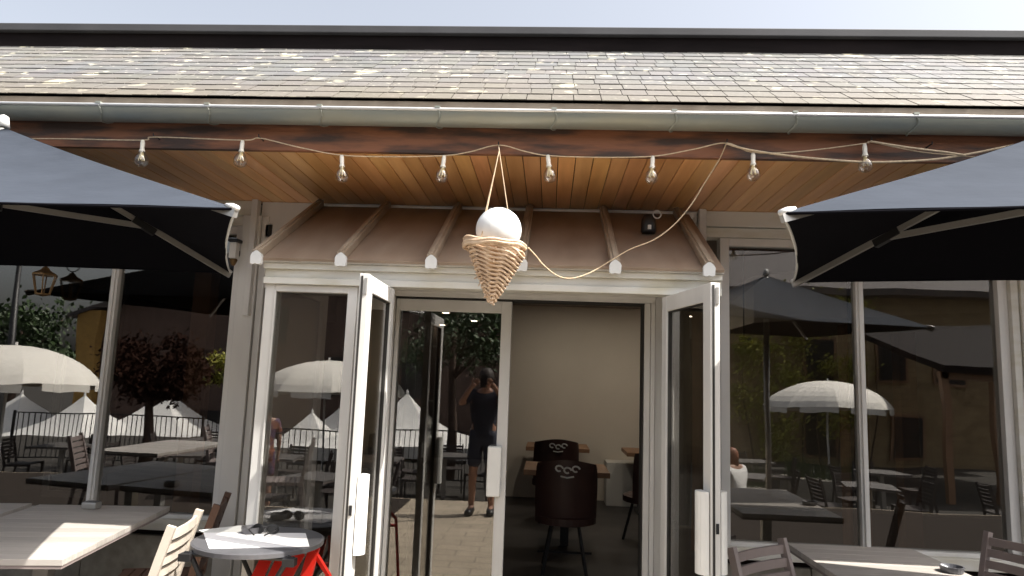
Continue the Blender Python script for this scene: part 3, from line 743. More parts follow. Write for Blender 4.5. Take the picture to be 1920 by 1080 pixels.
def make_chair(label, m_, group):
    t = thing('slatted_chair', label, 'chair', group=group)
    # faces +x ; origin under seat centre
    b = MB()
    for k in range(7): b.box(-.2+k*.058, -.2+k*.058+.05, -.19, .19, .435, .45)
    b.box(-.21, .21, -.215, -.191, .41, .45); b.box(-.21, .21, .191, .215, .41, .45); b.build('seat', m_, t, bevel=.002)
    def bp(z): return -.2-.10*((z-.45)/.40)**1.15 if z > .45 else -.2
    b = MB()
    for s_ in (-1, 1):
        pts = [(bp(z), s_*.195, z) for z in (.42, .5, .6, .7, .8, .86)]
        for a, c in zip(pts, pts[1:]): b.bar(Vector(a), Vector(c), .026, .036, Vector((1, 0, 0)))
    b.bar(Vector((-.2, -.195, .432)), Vector((-.2, .195, .432)), .02, .02)
    b.build('back_frame', m_, t)
    b = MB()
    for k in range(6):
        z = .535+k*.056
        pts = [(bp(z)-.018*(1-(y/.19)**2), y, z) for y in (-.188, -.1, 0, .1, .188)]
        for a, c in zip(pts, pts[1:]): b.bar(Vector(a), Vector(c), .014, .040)
    b.build('backrest', m_, t)
    for sx_, sy_ in ((-1, -1), (-1, 1), (1, -1), (1, 1)):
        b = MB(); b.bar(Vector((sx_*.19, sy_*.20, .41)), Vector((sx_*.19+(-.07 if sx_ < 0 else .01), sy_*.21, 0)), .026, .032, Vector((1, 0, 0))); b.build('leg', m_, t)
    return t
def chair_at(proto, pa, pb, label, first=False, face=None):
    """pa, pb: the two top corners of the backrest (z=.86)"""
    m_ = (pa+pb)/2; d = (pb-pa); a = math.atan2(d.y, d.x)
    f = a-math.pi/2 if face is None else face
    fx, fy = math.cos(f), math.sin(f)
    loc = (m_.x+fx*.30, m_.y+fy*.30, 0)
    if first: proto.location = loc; proto.rotation_euler = (0, 0, f); return proto
    return dup(proto, loc, f, label)
GR_ = 'slatted chairs on the terrace'
cb1 = make_chair('sand coloured slatted chair turned to the left table, catching the sun', M['chairbeige'], GR_)
chair_at(cb1, PZ(330, 985, .86), PZ(366, 957, .86), '', True, face=math.pi+.18)
cb2 = make_chair('brown slatted chair standing behind the round bistro table by the left post', M['chairbrown'], GR_)
chair_at(cb2, PZ(395, 943, .86), PZ(438, 926, .86), '', True, face=math.pi+.30)
ctp = make_chair('taupe slatted chair left of the right hand table, seen from behind', M['chairtaupe'], GR_)
chair_at(ctp, PZ(1380, 1026, .86), PZ(1460, 1010, .86), '', True, face=R(-50))
chair_at(ctp, PZ(1872, 1010, .86), PZ(1980, 1015, .86), 'taupe slatted chair at the right edge of the photo beyond the right table', face=R(205))
# round bistro table with paper
ZB = .80
bc = PZ(486, 1010, ZB)
rb = abs(PZ(612, 1013, ZB).x-PZ(358, 1008, ZB).x)/2*.96
bt = thing('bistro_table', 'round grey metal folding bistro table in front of the porch side light', 'table', (bc.x, bc.y, 0))
b = MB(); b.lathe([(0, ZB), (rb-.01, ZB), (rb, ZB-.004), (rb, ZB-.022), (rb-.008, ZB-.024), (rb-.012, ZB-.006), (0, ZB-.006)], (0, 0, 0), 48); b.build('tabletop', M['bistro'], bt, smooth=False)
for s_ in (-1, 1):
    for v in (-1, 1):
        b = MB(); b.tube([(v*.22, s_*.20, ZB-.02), (-v*.22, s_*.20+s_*.01*v, .0)], .011, 8); b.build('leg', M['black'], bt)
b = MB(); b.build('crossbar', M['black'], bt) if False else b.bm.free()
for yy in (-.2, .2): MB().tube([(-.24, yy, ZB-.03), (.24, yy, ZB-.03)], .011, 8).build('crossbar', M['black'], bt)
for xc in (-.25, .20): MB().box(xc, xc+.05, -.235, -.19, ZB-.055, ZB-.025).build('clip', M['black'], bt)
q = [PZ(x, y, ZB+.001) for x, y in ((381, 999), (573, 1000), (580, 1025), (392, 1029))]
b = MB(); b.prism([v-Vector((0,0,0)) for v in q], (0, 0, .0), (0, 0, .0015)); tag(b.build('paper_sheet', M['paper']), 'white paper sheet lying on the round bistro table', 'paper')
q = [PZ(x, y, ZB+.0006) for x, y in ((372, 994), (452, 985), (470, 997), (390, 1002))]
b = MB(); b.prism(q, (0, 0, 0), (0, 0, .0003)); tag(b.build('paper_sheet', M['hem']), 'greyish second sheet under the white paper, at the back of the round table', 'paper')
c = PZ(470, 999, ZB+.003)
ash = thing('ashtray', 'dark glass ashtray standing on the white paper', 'ashtray', tuple(c), world=True)
b = MB(); b.lathe([(0, .003), (.030, .003), (.040, .028), (.045, .028), (.040, .001), (0, .0)], c, 20); b.build('bowl', M['bistro'], ash, smooth=False)
c = PZ(497, 1001, ZB+.003)
sg = thing('sunglasses', 'black sunglasses folded on the white paper of the round table', 'sunglasses', tuple(c), world=True)
for s_ in (-1, 1):
    b = MB(); cc = c+Vector((s_*.033, 0, .022))
    b.tube([cc+Vector((.027*math.cos(a), .006*math.cos(a)*s_, .020*math.sin(a))) for a in [k*2*math.pi/18 for k in range(18)]], .004, 6, close=True)
    b.prism([cc+Vector((.025*math.cos(a), 0, .018*math.sin(a))) for a in [k*2*math.pi/18 for k in range(18)]], (0, -.001, 0), (0, .001, 0)); b.build('lens', M['black'], sg)
    b = MB(); b.tube([cc+Vector((s_*.028, 0, .008)), cc+Vector((s_*.026, -.05, .004)), cc+Vector((-s_*.01, -.07, -.015))], .003, 6); b.build('temple', M['black'], sg)
b = MB(); b.tube([c+Vector((-.008, 0, .026)), c+Vector((0, 0, .030)), c+Vector((.008, 0, .026))], .003, 6); b.build('bridge', M['black'], sg)
c = PZ(172, 953, .752)
tin = thing('sugar_tin', 'small metal tin at the far side of the left slatted table, under the mullion', 'tin', tuple(c), world=True)
b = MB(); b.box(c.x-.045, c.x+.04, c.y-.03, c.y+.03, c.z, c.z+.035); b.build('box', M['strut'], tin, bevel=.006)
b = MB(); b.box(c.x-.038, c.x+.033, c.y-.023, c.y+.023, c.z+.0355, c.z+.039); b.build('lid', M['bistro'], tin)
c = PZ(1785, 1072, .752)
as2 = thing('ashtray', 'round glass ashtray on the right hand slatted table', 'ashtray', tuple(c), world=True)
b = MB(); b.lathe([(0, .003), (.036, .003), (.046, .026), (.052, .026), (.047, .001), (0, .0)], c, 20); b.build('bowl', M['bistro'], as2)
b = MB(); b.tube([c+Vector((-.05, 0, .03)), c+Vector((-.02, .0, .02))], .004, 6); b.build('cigarette', M['paper'], as2)
# red folding chair under/behind the bistro table
rc = thing('folding_chair', 'red folding chair half hidden under the round bistro table', 'chair', (0, 0, 0), world=True)
p0 = PY(560, 1040, 3.30)
def ry(px, py, Y): return PY(px, py, Y)
for k, (xa, xb) in enumerate(((505, 470), (535, 500), (562, 520))):
    b = MB(); b.bar(ry(xa, 1036, 3.32), ry(xb, 1110, 3.22), .055, .012, Vector((0, 1, 0))); b.build('slat', M['red'], rc)
b = MB(); b.bar(ry(590, 1026, 3.34), ry(560, 1130, 3.22), .05, .02, Vector((0, 1, 0))); b.build('frame', M['red'], rc)
b = MB(); b.bar(ry(588, 1032, 3.33), ry(618, 1082, 3.30), .018, .018); b.build('frame', M['red'], rc)
b = MB(); b.bar(ry(618, 1082, 3.30), Vector((ry(640, 1100, 3.3).x, 3.28, 0.0)), .018, .018); b.build('leg', M['red'], rc)
b = MB(); b.bar(ry(560, 1128, 3.22), Vector((ry(520, 1100, 3.2).x, 3.05, 0.0)), .02, .02); b.build('leg', M['red'], rc)
b = MB(); b.bar(ry(470, 1112, 3.22), Vector((ry(455, 1100, 3.2).x, 3.05, 0.0)), .02, .02); b.build('leg', M['red'], rc)
b = MB(); b.bar(ry(460, 1112, 3.215), ry(600, 1118, 3.215), .04, .014); b.build('seat_rail', M['red'], rc)
# ------------------------------------------------------------------ people
def skin_mesh(name, verts, edges, radii, m_, parent, root=0, sub=2):
    me = bpy.data.meshes.new(name); me.from_pydata([Vector(v) for v in verts], edges, []); me.materials.append(m_)
    o = bpy.data.objects.new(name, me); COL.objects.link(o); o.parent = parent
    md = o.modifiers.new('skin', 'SKIN'); md.use_smooth_shade = True
    for i, r in enumerate(radii):
        sv = me.skin_vertices[0].data[i]; rr = r if isinstance(r, tuple) else (r, r)
        sv.radius = rr; sv.use_root = (i == root)
    ss = o.modifiers.new('sub', 'SUBSURF'); ss.levels = sub; ss.render_levels = sub
    return o
def person(label, loc, rz, J, hair, top, bottom, sleeve=True, long_hair=False):
    """J: joints, facing +y"""
    t = thing('person', label, 'person', loc, rz)
    names = list(J.keys()); V = [J[k] for k in names]; ix = {k: i for i, k in enumerate(names)}
    E = [('pelvis','waist'),('waist','chest'),('chest','neck'),('neck','jaw'),('jaw','head'),('head','crown')]
    for s_ in ('l', 'r'):
        E += [('chest','sh'+s_),('sh'+s_,'el'+s_),('el'+s_,'wr'+s_),('wr'+s_,'ha'+s_),('pelvis','hip'+s_),('hip'+s_,'kn'+s_),('kn'+s_,'an'+s_),('an'+s_,'to'+s_)]
    rad = dict(pelvis=(.15,.11), waist=(.135,.10), chest=(.16,.11), neck=.055, jaw=.062, head=(.078,.092), crown=(.06,.07))
    for s_ in ('l','r'): rad.update({'sh'+s_: .062, 'el'+s_: .042, 'wr'+s_: .027, 'ha'+s_: (.038,.018), 'hip'+s_: .088, 'kn'+s_: .056, 'an'+s_: .036, 'to'+s_: (.04,.03)})
    body = skin_mesh('body', V, [(ix[a], ix[b_]) for a, b_ in E], [rad[k] for k in names], M['skin'], t)
    # fingers
    for s_ in ('l','r'):
        h = Vector(J['ha'+s_]); w = Vector(J['wr'+s_]); d = (h-w).normalized(); sd = d.cross(Vector((0, 1, .2))).normalized()
        fb = MB()
        for k, ln in enumerate((.062, .07, .066, .052)):
            o_ = h+sd*(-.027+k*.018)+d*.008
            fb.tube([o_, o_+d*ln*.5+Vector((0, .008, 0)), o_+d*ln*.8+Vector((0, .026, 0))], [.0085, .008, .0065], 6)
        fb.tube([h-d*.02+sd*.03, h+sd*.05+Vector((0, .015, 0)), h+sd*.055+d*.03+Vector((0, .02, 0))], [.010, .009, .007], 6)
        fb.build('fingers', M['skin'], body, smooth=True)
    def cloth(nm, ks, es, sc, add, mm):
        iy = {k: i for i, k in enumerate(ks)}
        rr = []
        for k in ks:
            r = rad.get(k, .05); r = r if isinstance(r, tuple) else (r, r); rr.append((r[0]*sc+add, r[1]*sc+add))
        skin_mesh(nm, [J[k] for k in ks], [(iy[a], iy[b_]) for a, b_ in es], rr, mm, t)
    J2 = dict(J)
    for s_ in ('l','r'):
        J['slv'+s_] = tuple(Vector(J['sh'+s_]).lerp(Vector(J['el'+s_]), .75)); rad['slv'+s_] = .055
        J['hem'+s_] = tuple(Vector(J['hip'+s_]).lerp(Vector(J['kn'+s_]), .92)); rad['hem'+s_] = .072
    J['low'] = tuple(Vector(J['pelvis'])-Vector((0, 0, .06))); J['mid'] = tuple(Vector(J['pelvis']).lerp(Vector(J['waist']), .7)); rad['low'] = (.17,.125); rad['mid'] = (.14,.10)
    cloth('shirt', ['low','pelvis','waist','chest','shl','shr','slvl','slvr'], [('low','pelvis'),('pelvis','waist'),('waist','chest'),('chest','shl'),('chest','shr'),('shl','slvl'),('shr','slvr')], 1.06, .012, top)
    cloth('shorts', ['mid','pelvis','hipl','hipr','heml','hemr'], [('mid','pelvis'),('pelvis','hipl'),('pelvis','hipr'),('hipl','heml'),('hipr','hemr')], 1.05, .016, bottom)
    hd = Vector(J['head'])
    hm = MB(); hm.lathe([(0, .125), (.05, .115), (.084, .07), (.098, .01), (.096, -.04 if not long_hair else -.16), (.0, -.02)], hd+Vector((0, -.018, .015)), 20); hm.build('hair', hair, body, smooth=True)
    fc = MB()
    for s_ in (-1, 1): fc.lathe([(0, .010), (.010, 0), (0, -.010)], hd+Vector((s_*.03, .085, -.0)), 8)
    fc.build('eyes', M['hair'], body)
    fc = MB(); fc.tube([hd+Vector((0, .085, 0)), hd+Vector((0, .108, -.035)), hd+Vector((0, .09, -.042))], [.008, .013, .008], 6); fc.build('nose', M['skin'], body)
    fc = MB(); fc.tube([hd+Vector((-.024, .082, -.068)), hd+Vector((0, .09, -.068)), hd+Vector((.024, .082, -.068))], .006, 6); fc.build('mouth', M['redhair'], body)
    for s_ in ('l','r'):
        a = Vector(J['an'+s_]); e = Vector(J['to'+s_]); sh = MB()
        sh.tube([a+Vector((0, -.05, -.04)), a+Vector((0, .01, -.035)), e+Vector((0, .01, -.005)), e+Vector((0, .045, -.005))], [.042, .05, .045, .028], 10)
        sh.build('shoe', M['black'], t, smooth=True)
    return t
def standing(arms='down'):
    J = dict(pelvis=(0,0,.92), waist=(0,.0,1.08), chest=(0,-.01,1.30), neck=(0,-.005,1.44), jaw=(0,.01,1.50), head=(0,.02,1.57), crown=(0,.015,1.645))
    for s_, k in (('l', -1), ('r', 1)):
        J['sh'+s_] = (k*.17, -.01, 1.385)
        if arms == 'photo': J['el'+s_] = (k*.27, .13, 1.27); J['wr'+s_] = (k*.14, .25, 1.47); J['ha'+s_] = (k*.095, .27, 1.52)
        else: J['el'+s_] = (k*.23, -.02, 1.10); J['wr'+s_] = (k*.24, .04, .87); J['ha'+s_] = (k*.24, .06, .80)
        J['hip'+s_] = (k*.09, 0, .86); J['kn'+s_] = (k*.11, .01, .48); J['an'+s_] = (k*.12, -.02, .085); J['to'+s_] = (k*.13, .12, .04)
    return J
def seated():
    J = dict(pelvis=(0,-.05,.52), waist=(0,-.06,.68), chest=(0,-.04,.90), neck=(0,-.01,1.05), jaw=(0,.01,1.11), head=(0,.03,1.17), crown=(0,.03,1.25))
    for s_, k in (('l', -1), ('r', 1)):
        J['sh'+s_] = (k*.17, -.04, .985); J['el'+s_] = (k*.23, .05, .74); J['wr'+s_] = (k*.14, .25, .78); J['ha'+s_] = (k*.10, .32, .79)
        J['hip'+s_] = (k*.09, 0, .50); J['kn'+s_] = (k*.12, .42, .50); J['an'+s_] = (k*.12, .38, .085); J['to'+s_] = (k*.13, .52, .04)
    return J
ph = PY(900, 950, 2*SY+.38); ph.y = -.38
person('person in dark t-shirt and shorts holding up a phone, reflected in the sliding door', (ph.x, ph.y, 0), 0.03, standing('photo'), M['hair'], M['navy'], M['shorts'])
pn = bpy.data.objects.new('x', None)
b = MB(); b.box(-.04, .04, -.005, .005, -.075, .075)
tag(b.build('phone', M['black'], bevel=.004), 'black phone held up by the standing photographer', 'phone').location = (ph.x, ph.y+.285, 1.545)
p = RM(512, 800, 11.2, FY); p.z = LOW
person('standing person in plum and orange top, reflected in the porch side light', (p.x, -3.9, LOW), math.pi*.8, standing(), M['hair'], M['plum'], M['plum'])
p = RM(1400, 900, 9.9)
person('seated person with auburn hair and white shirt, reflected in the right window', (p.x, -1.9, LOW), 2.4, seated(), M['redhair'], M['whitecloth'], M['shorts'], long_hair=True)
# ------------------------------------------------------------------ courtyard behind the camera
def white_parasol(label, loc, r=1.35, h=2.45, rz=0):
    t = thing('white_parasol', label, 'parasol', loc, rz, 'white parasols in the courtyard')
    bm_ = MB(); n8 = 8; K = 8; rings = []
    for i in range(K+1):
        s_ = i/K; ring = []
        for k in range(n8*4):
            a = k*2*math.pi/(n8*4); fr = (k % 4)/4
            sag = .0 if fr == 0 else .05*math.sin(math.pi*fr)*s_
            rr = r*math.sin(s_*1.25)/math.sin(1.25)*(1-sag)
            ring.append(bm_.bm.verts.new((rr*math.cos(a), rr*math.sin(a), h-.62*(1-math.cos(s_*1.25))/(1-math.cos(1.25)))))
        rings.append(ring)
    for A_, B_ in zip(rings[1:], rings[2:]):
        for k in range(n8*4): bm_.bm.faces.new((A_[k], A_[(k+1) % 32], B_[(k+1) % 32], B_[k]))
    for k in range(32): bm_.bm.faces.new((rings[0][0], rings[1][k], rings[1][(k+1) % 32]))
    # valance
    low = [bm_.bm.verts.new(v.co*1.0+Vector((0, 0, -.13+(.02 if k % 2 else 0)))) for k, v in enumerate(rings[-1])]
    for k in range(32): 
        if k % 4 != 3: bm_.bm.faces.new((rings[-1][k], rings[-1][(k+1) % 32], low[(k+1) % 32], low[k]))
    bmesh.ops.remove_doubles(bm_.bm, verts=bm_.bm.verts, dist=1e-5)
    bm_.build('canopy', M['parasol_w'], t)
    b = MB(); b.tube([(0, 0, .03), (0, 0, h+.06)], .022, 10); b.build('pole', M['tent'], t)
    b = MB()
    for k in range(8):
        a = k*math.pi/4; b.tube([(r*.98*math.cos(a), r*.98*math.sin(a), h-.60), (0, 0, h-.05)], .007, 5)
    b.build('ribs', M['tent'], t)
    b = MB(); b.lathe([(0, .09), (.28, .06), (.3, 0), (0, 0)], (0, 0, 0), 18); b.build('foot', M['concrete'], t)
    return t
p = RM(15, 720, 11.3); wp = white_parasol('white domed parasol reflected at the far left of the left window', (p.x, p.y, LOW), 1.4)
p = RM(1552, 790, 16.8); dup(wp, (p.x, p.y, LOW), .2, 'white parasol reflected behind the right mullion in the right window', 'white parasols in the courtyard')
p = RM(610, 740, 14.5, FY); dup(wp, (p.x, p.y, LOW), .4, 'white parasol partly shaded, reflected in the porch side light', 'white parasols in the courtyard')
# tents
def tent(label, loc, s, rz, hz):
    t = thing('market_tent', label, 'tent', loc, rz, 'white market tents beyond the railing')
    K = 10; b = MB(); h0 = hz-1.35
    for i in range(4):
        a0 = math.pi/4+i*math.pi/2; a1 = a0+math.pi/2; rad_ = s*math.sqrt(2)/2; prev = None
        for k in range(K+1):
            u = k/K; q = (1-u)
            z = h0+1.35*(u**2.1); w = q
            row = [Vector((rad_*w*math.cos(a0), rad_*w*math.sin(a0), z)), Vector((rad_*w*math.cos(a1), rad_*w*math.sin(a1), z))]
            if prev: 
                pts = [prev[0], prev[1], row[1], row[0]]
                if k == K: pts = [prev[0], prev[1], row[0]]
                b.face(pts)
            prev = row
        c0 = Vector((rad_*math.cos(a0), rad_*math.sin(a0), h0)); c1_ = Vector((rad_*math.cos(a1), rad_*math.sin(a1), h0))
        b.face([c0, c1_, c1_-Vector((0, 0, .3)), c0-Vector((0, 0, .3))])
    bmesh.ops.remove_doubles(b.bm, verts=b.bm.verts, dist=1e-4)
    b.build('roof', M['tent'], t)
    for i in range(4):
        a = math.pi/4+i*math.pi/2; rr = s*math.sqrt(2)/2-.04
        MB().tube([(rr*math.cos(a), rr*math.sin(a), 0), (rr*math.cos(a), rr*math.sin(a), h0)], .04, 8).build('leg', M['tent'], t)
    b = MB(); b.lathe([(0, .12), (.03, .08), (.05, 0), (0, 0)], (0, 0, hz-.02), 8); b.build('finial', M['tent'], t)
    return t
GRD = -2.6
tp = None
for i, (px, py, dv, lb) in enumerate(((40, 738, 26, 'white peaked tent at the far left beyond the railing'), (155, 742, 22, 'white peaked tent behind the railing left of the mullion'), (315, 735, 24, 'white peaked tent seen between the dark tree and the left post'),
        (425, 690, 28, 'tallest white tent peak beside the left post'), (268, 745, 30, 'small distant white tent behind the tree trunk'), (620, 768, 23, 'white tent low in the porch side light'), (545, 752, 27, 'white tent half hidden by the standing person'), (770, 735, 21, 'white tent curving down beside the photographer'), (680, 745, 25, 'white tent behind the open left door leaf'))):
    p = RM(px, py, dv)
    t = tent(lb, (p.x, p.y, GRD), 4.2, random.uniform(-.15, .15), p.z-GRD)
# railing
def railing(label, x0, x1, y):
    t = thing('railing', label, 'railing', (x0, y, LOW))
    L = x1-x0
    b = MB(); b.box(0, L, -.018, .018, 1.06, 1.085); b.box(0, L, -.014, .014, .10, .125); b.build('rails', M['blackmetal'], t)
    b = MB(); x = .06
    while x < L:
        b.box(x-.007, x+.007, -.007, .007, .126, 1.059); x += .115
    b.build('balusters', M['blackmetal'], t)
    b = MB(); x = 0
    while x <= L+.01:
        b.box(x-.022, x+.022, .02, .06, 0, 1.12); x += L/round(L/2)
    b.build('posts', M['blackmetal'], t)
yr = -6.6
railing('long black iron railing with thin balusters at the far edge of the courtyard', -12, 1.0, yr)
# courtyard tables & chairs
ct_ = make_chair('dark slatted chair beside the railing, first of the courtyard set', M['chairdark'], 'courtyard chairs seen in the reflections')
spots = []
for (tx, ty) in ((-8.6, -3.4), (-7.0, -5.2), (-6.2, -3.0), (-4.6, -4.9), (-3.2, -2.9), (-1.9, -5.2), (-2.9, -4.2), (3.2, -3.2), (5.0, -2.6), (4.0, -5.6), (6.2, -4.8), (7.6, -2.6)):
    spots.append((tx, ty))
words = ['under the left parasol', 'by the railing at far left', 'in front of the tent', 'beneath the dark tree', 'left of the standing person', 'beside the middle parasol', 'next to the tree trunk', 'near the seated person', 'below the ivy wall', 'under the right parasol', 'by the stone building', 'at the far right']
ctab = thing('courtyard_table', 'dark square table '+words[0]+' in the courtyard', 'table', (0, 0, 0), 0, 'courtyard tables seen in the reflections')
slat_table_parts(ctab, .75, .75, .75, 'tabledark')
first = True
for i, (tx, ty) in enumerate(spots):
    if i == 0: ctab.location = (tx, ty, LOW)
    else: dup(ctab, (tx, ty, LOW), random.uniform(-.4, .4), 'dark square table '+words[i]+' in the courtyard', 'courtyard tables seen in the reflections')
    for j, (dx, dy) in enumerate(((-.62, .05), (.62, -.04), (.03, -.62))):
        f = math.atan2(-dy, -dx)+random.uniform(-.3, .3)
        lab = 'dark slatted chair '+('left of', 'right of', 'behind')[j]+' the table '+words[i]
        if first: ct_.location = (tx+dx, ty+dy, LOW); ct_.rotation_euler = (0, 0, f); ct_['label'] = lab; first = False
        else: dup(ct_, (tx+dx, ty+dy, LOW), f, lab, 'courtyard chairs seen in the reflections')
# more terrace tables just outside the frame, mirrored in the glass
for (x, y, w) in ((-3.9, 1.5, 'near the left edge of the terrace'), (-3.4, -.2, 'at the front left of the terrace')):
    dup(tl, (x-.1, y, 0), .1, 'grey slatted table '+w+', seen mirrored in the glass', 'slatted tables on the terrace')
    for j, (dx, dy) in enumerate(((-.6, .2), (.62, -.2))):
        dup(ctp, (x+dx, y+dy, 0), math.atan2(-dy, -dx), 'taupe slatted chair '+('left', 'right')[j]+' of the table '+w, GR_)
# buildings behind
def wallbox(b, x0, x1, y0, y1, z0, z1): b.box(x0, x1, y0, y1, z0, z1)
barn = thing('gabled_house', 'dark brown gabled house with sloping roofline, mirrored in the left window', 'house', (-6, -18, GRD), world=True)
bl_ = RM(165, 583, 25.5); br_ = RM(432, 503, 25.5)
slope = (br_.z-bl_.z)/(br_.x-bl_.x); apx = br_.x+2.6; apz = br_.z+slope*2.6
yb = bl_.y; x0 = bl_.x; x1 = apx+(apx-x0)
b = MB(); b.prism([(x0, 0, GRD), (x1, 0, GRD), (x1, 0, bl_.z-.1), (apx, 0, apz-.1), (x0, 0, bl_.z-.1)], (0, yb, 0), (0, yb-9, 0)); bw = b.build('wall', M['barn'], barn)
for a_, c_ in (((x0-.4, bl_.z-.1-slope*.4), (apx, apz)), ((apx, apz), (x1+.4, bl_.z-.1-slope*.4))):
    b = MB(); b.prism([(a_[0], 0, a_[1]), (c_[0], 0, c_[1]), (c_[0], 0, c_[1]+.14), (a_[0], 0, a_[1]+.14)], (0, yb+.45, 0), (0, yb-9.4, 0)); b.build('roof', M['roofdk'], barn)
for wx, wz in ((x0+2.4, 1.6), (x0+4.6, 1.7), (apx, 3.2), (apx+2.5, 1.5), (x0+5.2, -.6), (apx+4.8, 1.5)):
    b = MB(); b.box(wx-.45, wx+.45, yb+.001, yb+.05, wz-.65, wz+.65); wn = b.build('window', M['blackmetal'], barn)
    MB().box(wx-.38, wx+.38, yb+.051, yb+.06, wz-.58, wz+.58).build('pane', M['gap'], wn)
b = MB(); b.box(x0-.05, x0+.75, yb+.002, yb+.35, GRD, bl_.z+.05); b.build('pilaster', M['ochre'], barn)
b = MB(); b.box(apx-3.6, apx-3.0, yb-3, yb-2.4, apz-2.2, apz-.2); b.build('chimney', M['barn'], barn)
# wing behind the middle (shaded masonry)
wg = thing('shaded_house', 'tall shaded house with shutters, mirrored in the sliding door', 'house', (-1, -20, GRD), world=True)
b = MB(); b.box(x1-2.5, 4.0, -20.5, -17.5, GRD, 5.8); b.build('wall', M['barn'], wg)
b = MB(); b.prism([(x1-2.9, -17.0, 5.7), (x1-2.9, -19, 7.3), (x1-2.9, -21, 5.7)], (0, 0, 0), (4.4-(x1-2.9), 0, 0)); b.build('roof', M['roofdk'], wg)
for wx in (-2.6, -.6, 1.4, 3.0):
    for wz in (.2, 3.3):
        b = MB(); b.box(wx-.4, wx+.4, -17.499, -17.44, wz-.6, wz+.6); wn = b.build('window', M['tank'], wg)
        MB().box(wx-.33, wx+.33, -17.439, -17.43, wz-.53, wz+.53).build('pane', M['gap'], wn)
# stone house at right with ivy
sh = thing('stone_house', 'ochre stone house overgrown with yellow green ivy, mirrored in the right windows', 'house', (7, -14, LOW), world=True)
sx0_, sx1_ = 3.2, 15.0; sy = -13.6
b = MB(); b.box(sx0_, sx1_, sy-6, sy, GRD, 4.7); b.build('wall', M['stonewall'], sh)
b = MB(); b.prism([(sx0_-.4, sy+.9, 4.55), (sx0_-.4, sy+.9, 4.75), (sx0_-.4, sy-3, 7.0), (sx0_-.4, sy-6.8, 4.7)], (0, 0, 0), (sx1_-sx0_+.8, 0, 0)); b.build('roof', M['roofdk'], sh)
for wx, wz in ((8.4, 2.6), (10.6, 2.6), (12.4, 2.6), (8.4, .3), (11, .3), (5.2, .4)):
    b = MB(); b.box(wx-.5, wx+.5, sy+.002, sy+.06, wz-.7, wz+.7); wn = b.build('window', M['wood'], sh)
    MB().box(wx-.42, wx+.42, sy+.061, sy+.07, wz-.62, wz+.62).build('pane', M['gap'], wn)
# lean-to with timber posts on the right
lt = thing('timber_shelter', 'timber lean-to shelter with slim posts, mirrored in the rightmost window', 'shelter', (7.2, -8, LOW), world=True)
b = MB(); b.prism([(8.2, -6.2, 2.05), (8.2, -6.2, 2.2), (8.2, -11.8, 3.6), (8.2, -11.8, 3.45)], (0, 0, 0), (5.4, 0, 0)); b.build('roof', M['dark'], lt)
for xx in (8.3, 9.3, 10.5, 12.2):
    MB().box(xx-.07, xx+.07, -6.5, -6.36, LOW, 2.08).build('post', M['wood'], lt)
MB().box(8.2, 13.6, -6.5, -6.36, 1.93, 2.08).build('beam', M['wood'], lt)
# foliage
def leaves(b, pts, n, spread, size, tone=(.55, 1.25)):
    for _ in range(n):
        c = Vector(random.choice(pts)); rr = spread
        p = c+Vector((random.gauss(0, rr), random.gauss(0, rr), random.gauss(0, rr*.8)))
        a = Vector((random.uniform(-1, 1), random.uniform(-1, 1), random.uniform(-1, 1))).normalized()
        e = a.orthogonal().normalized(); g_ = a.cross(e); s_ = size*random.uniform(.6, 1.3); q = random.uniform(*tone)
        b.face([p-e*s_, p+g_*s_*.5, p+e*s_, p-g_*s_*.5], (q, q, q))
def tree(name, label, base, h, tr, cr, nclump, nleaf, size, m_, zc):
    t = thing(name, label, 'tree', base)
    b = MB(); b.tube([(0, 0, 0), (.03, .02, h*.3), (-.04, .03, h*.6), (.02, 0, h*.9)], [tr, tr*.8, tr*.6, tr*.25], 10)
    cl = []
    for k in range(nclump):
        a = random.uniform(0, 6.28); rr = cr*math.sqrt(random.random()); z = zc+random.uniform(-.5, .5)*cr*1.3
        cl.append((rr*math.cos(a), rr*math.sin(a), z))
        if k % 3 == 0: b.tube([(0, 0, h*.55), (rr*.5*math.cos(a), rr*.5*math.sin(a), (h*.55+z)/2), cl[-1]], [tr*.4, tr*.25, tr*.08], 6)
    b.build('trunk', M['bark'], t, smooth=True)
    b = MB(); leaves(b, cl, nleaf, cr*.22, size); b.build('crown', m_, t)
p = RM(862, 640, 2*SY+7.5, SY); tree('tree', 'green leafy tree behind the photographer, mirrored in the sliding door', (p.x-.1, -7.5, LOW), 4.0, .12, 1.1, 16, 3200, .07, M['leaf'], 3.2)
p = RM(290, 700, 14.6); tree('tree', 'dark copper leaved tree with thick trunk by the railing, mirrored in the left window', (p.x, p.y, LOW), 2.4, .13, .80, 26, 9000, .055, M['leafdark'], 2.15)
p = RM(20, 600, 30); tree('tree', 'green tree on the street at the far left behind the tents', (p.x+.5, p.y, GRD), 7, .25, 2.0, 18, 3500, .14, M['leaf'], 5.2)
p = RM(380, 700, 18); tree('tree', 'slim golden leaved tree between the tents and the gabled house', (p.x, -11, GRD), 4.5, .08, .55, 12, 1600, .07, M['ivy'], 4.2)
iv = thing('ivy', 'yellow green ivy climbing the stone house wall', 'climbing plant', (6.9, sy+.2, LOW))
pts = [(random.uniform(-1, 2.6), random.uniform(0, .35), random.uniform(1.2, 5.2)) for _ in range(34)]+[(random.uniform(-.2, .6), .2, random.uniform(0, 2)) for _ in range(6)]
b = MB(); leaves(b, pts, 9000, .24, .065); b.build('foliage', M['ivy'], iv)
b = MB()
for k in range(8):
    x = -.6+k*.5; b.tube([(x, .03, 0), (x+random.uniform(-.3, .3), .04, 1.6), (x+random.uniform(-.5, .5), .05, 3.4)], [.03, .02, .008], 6)
b.build('stems', M['bark'], iv)
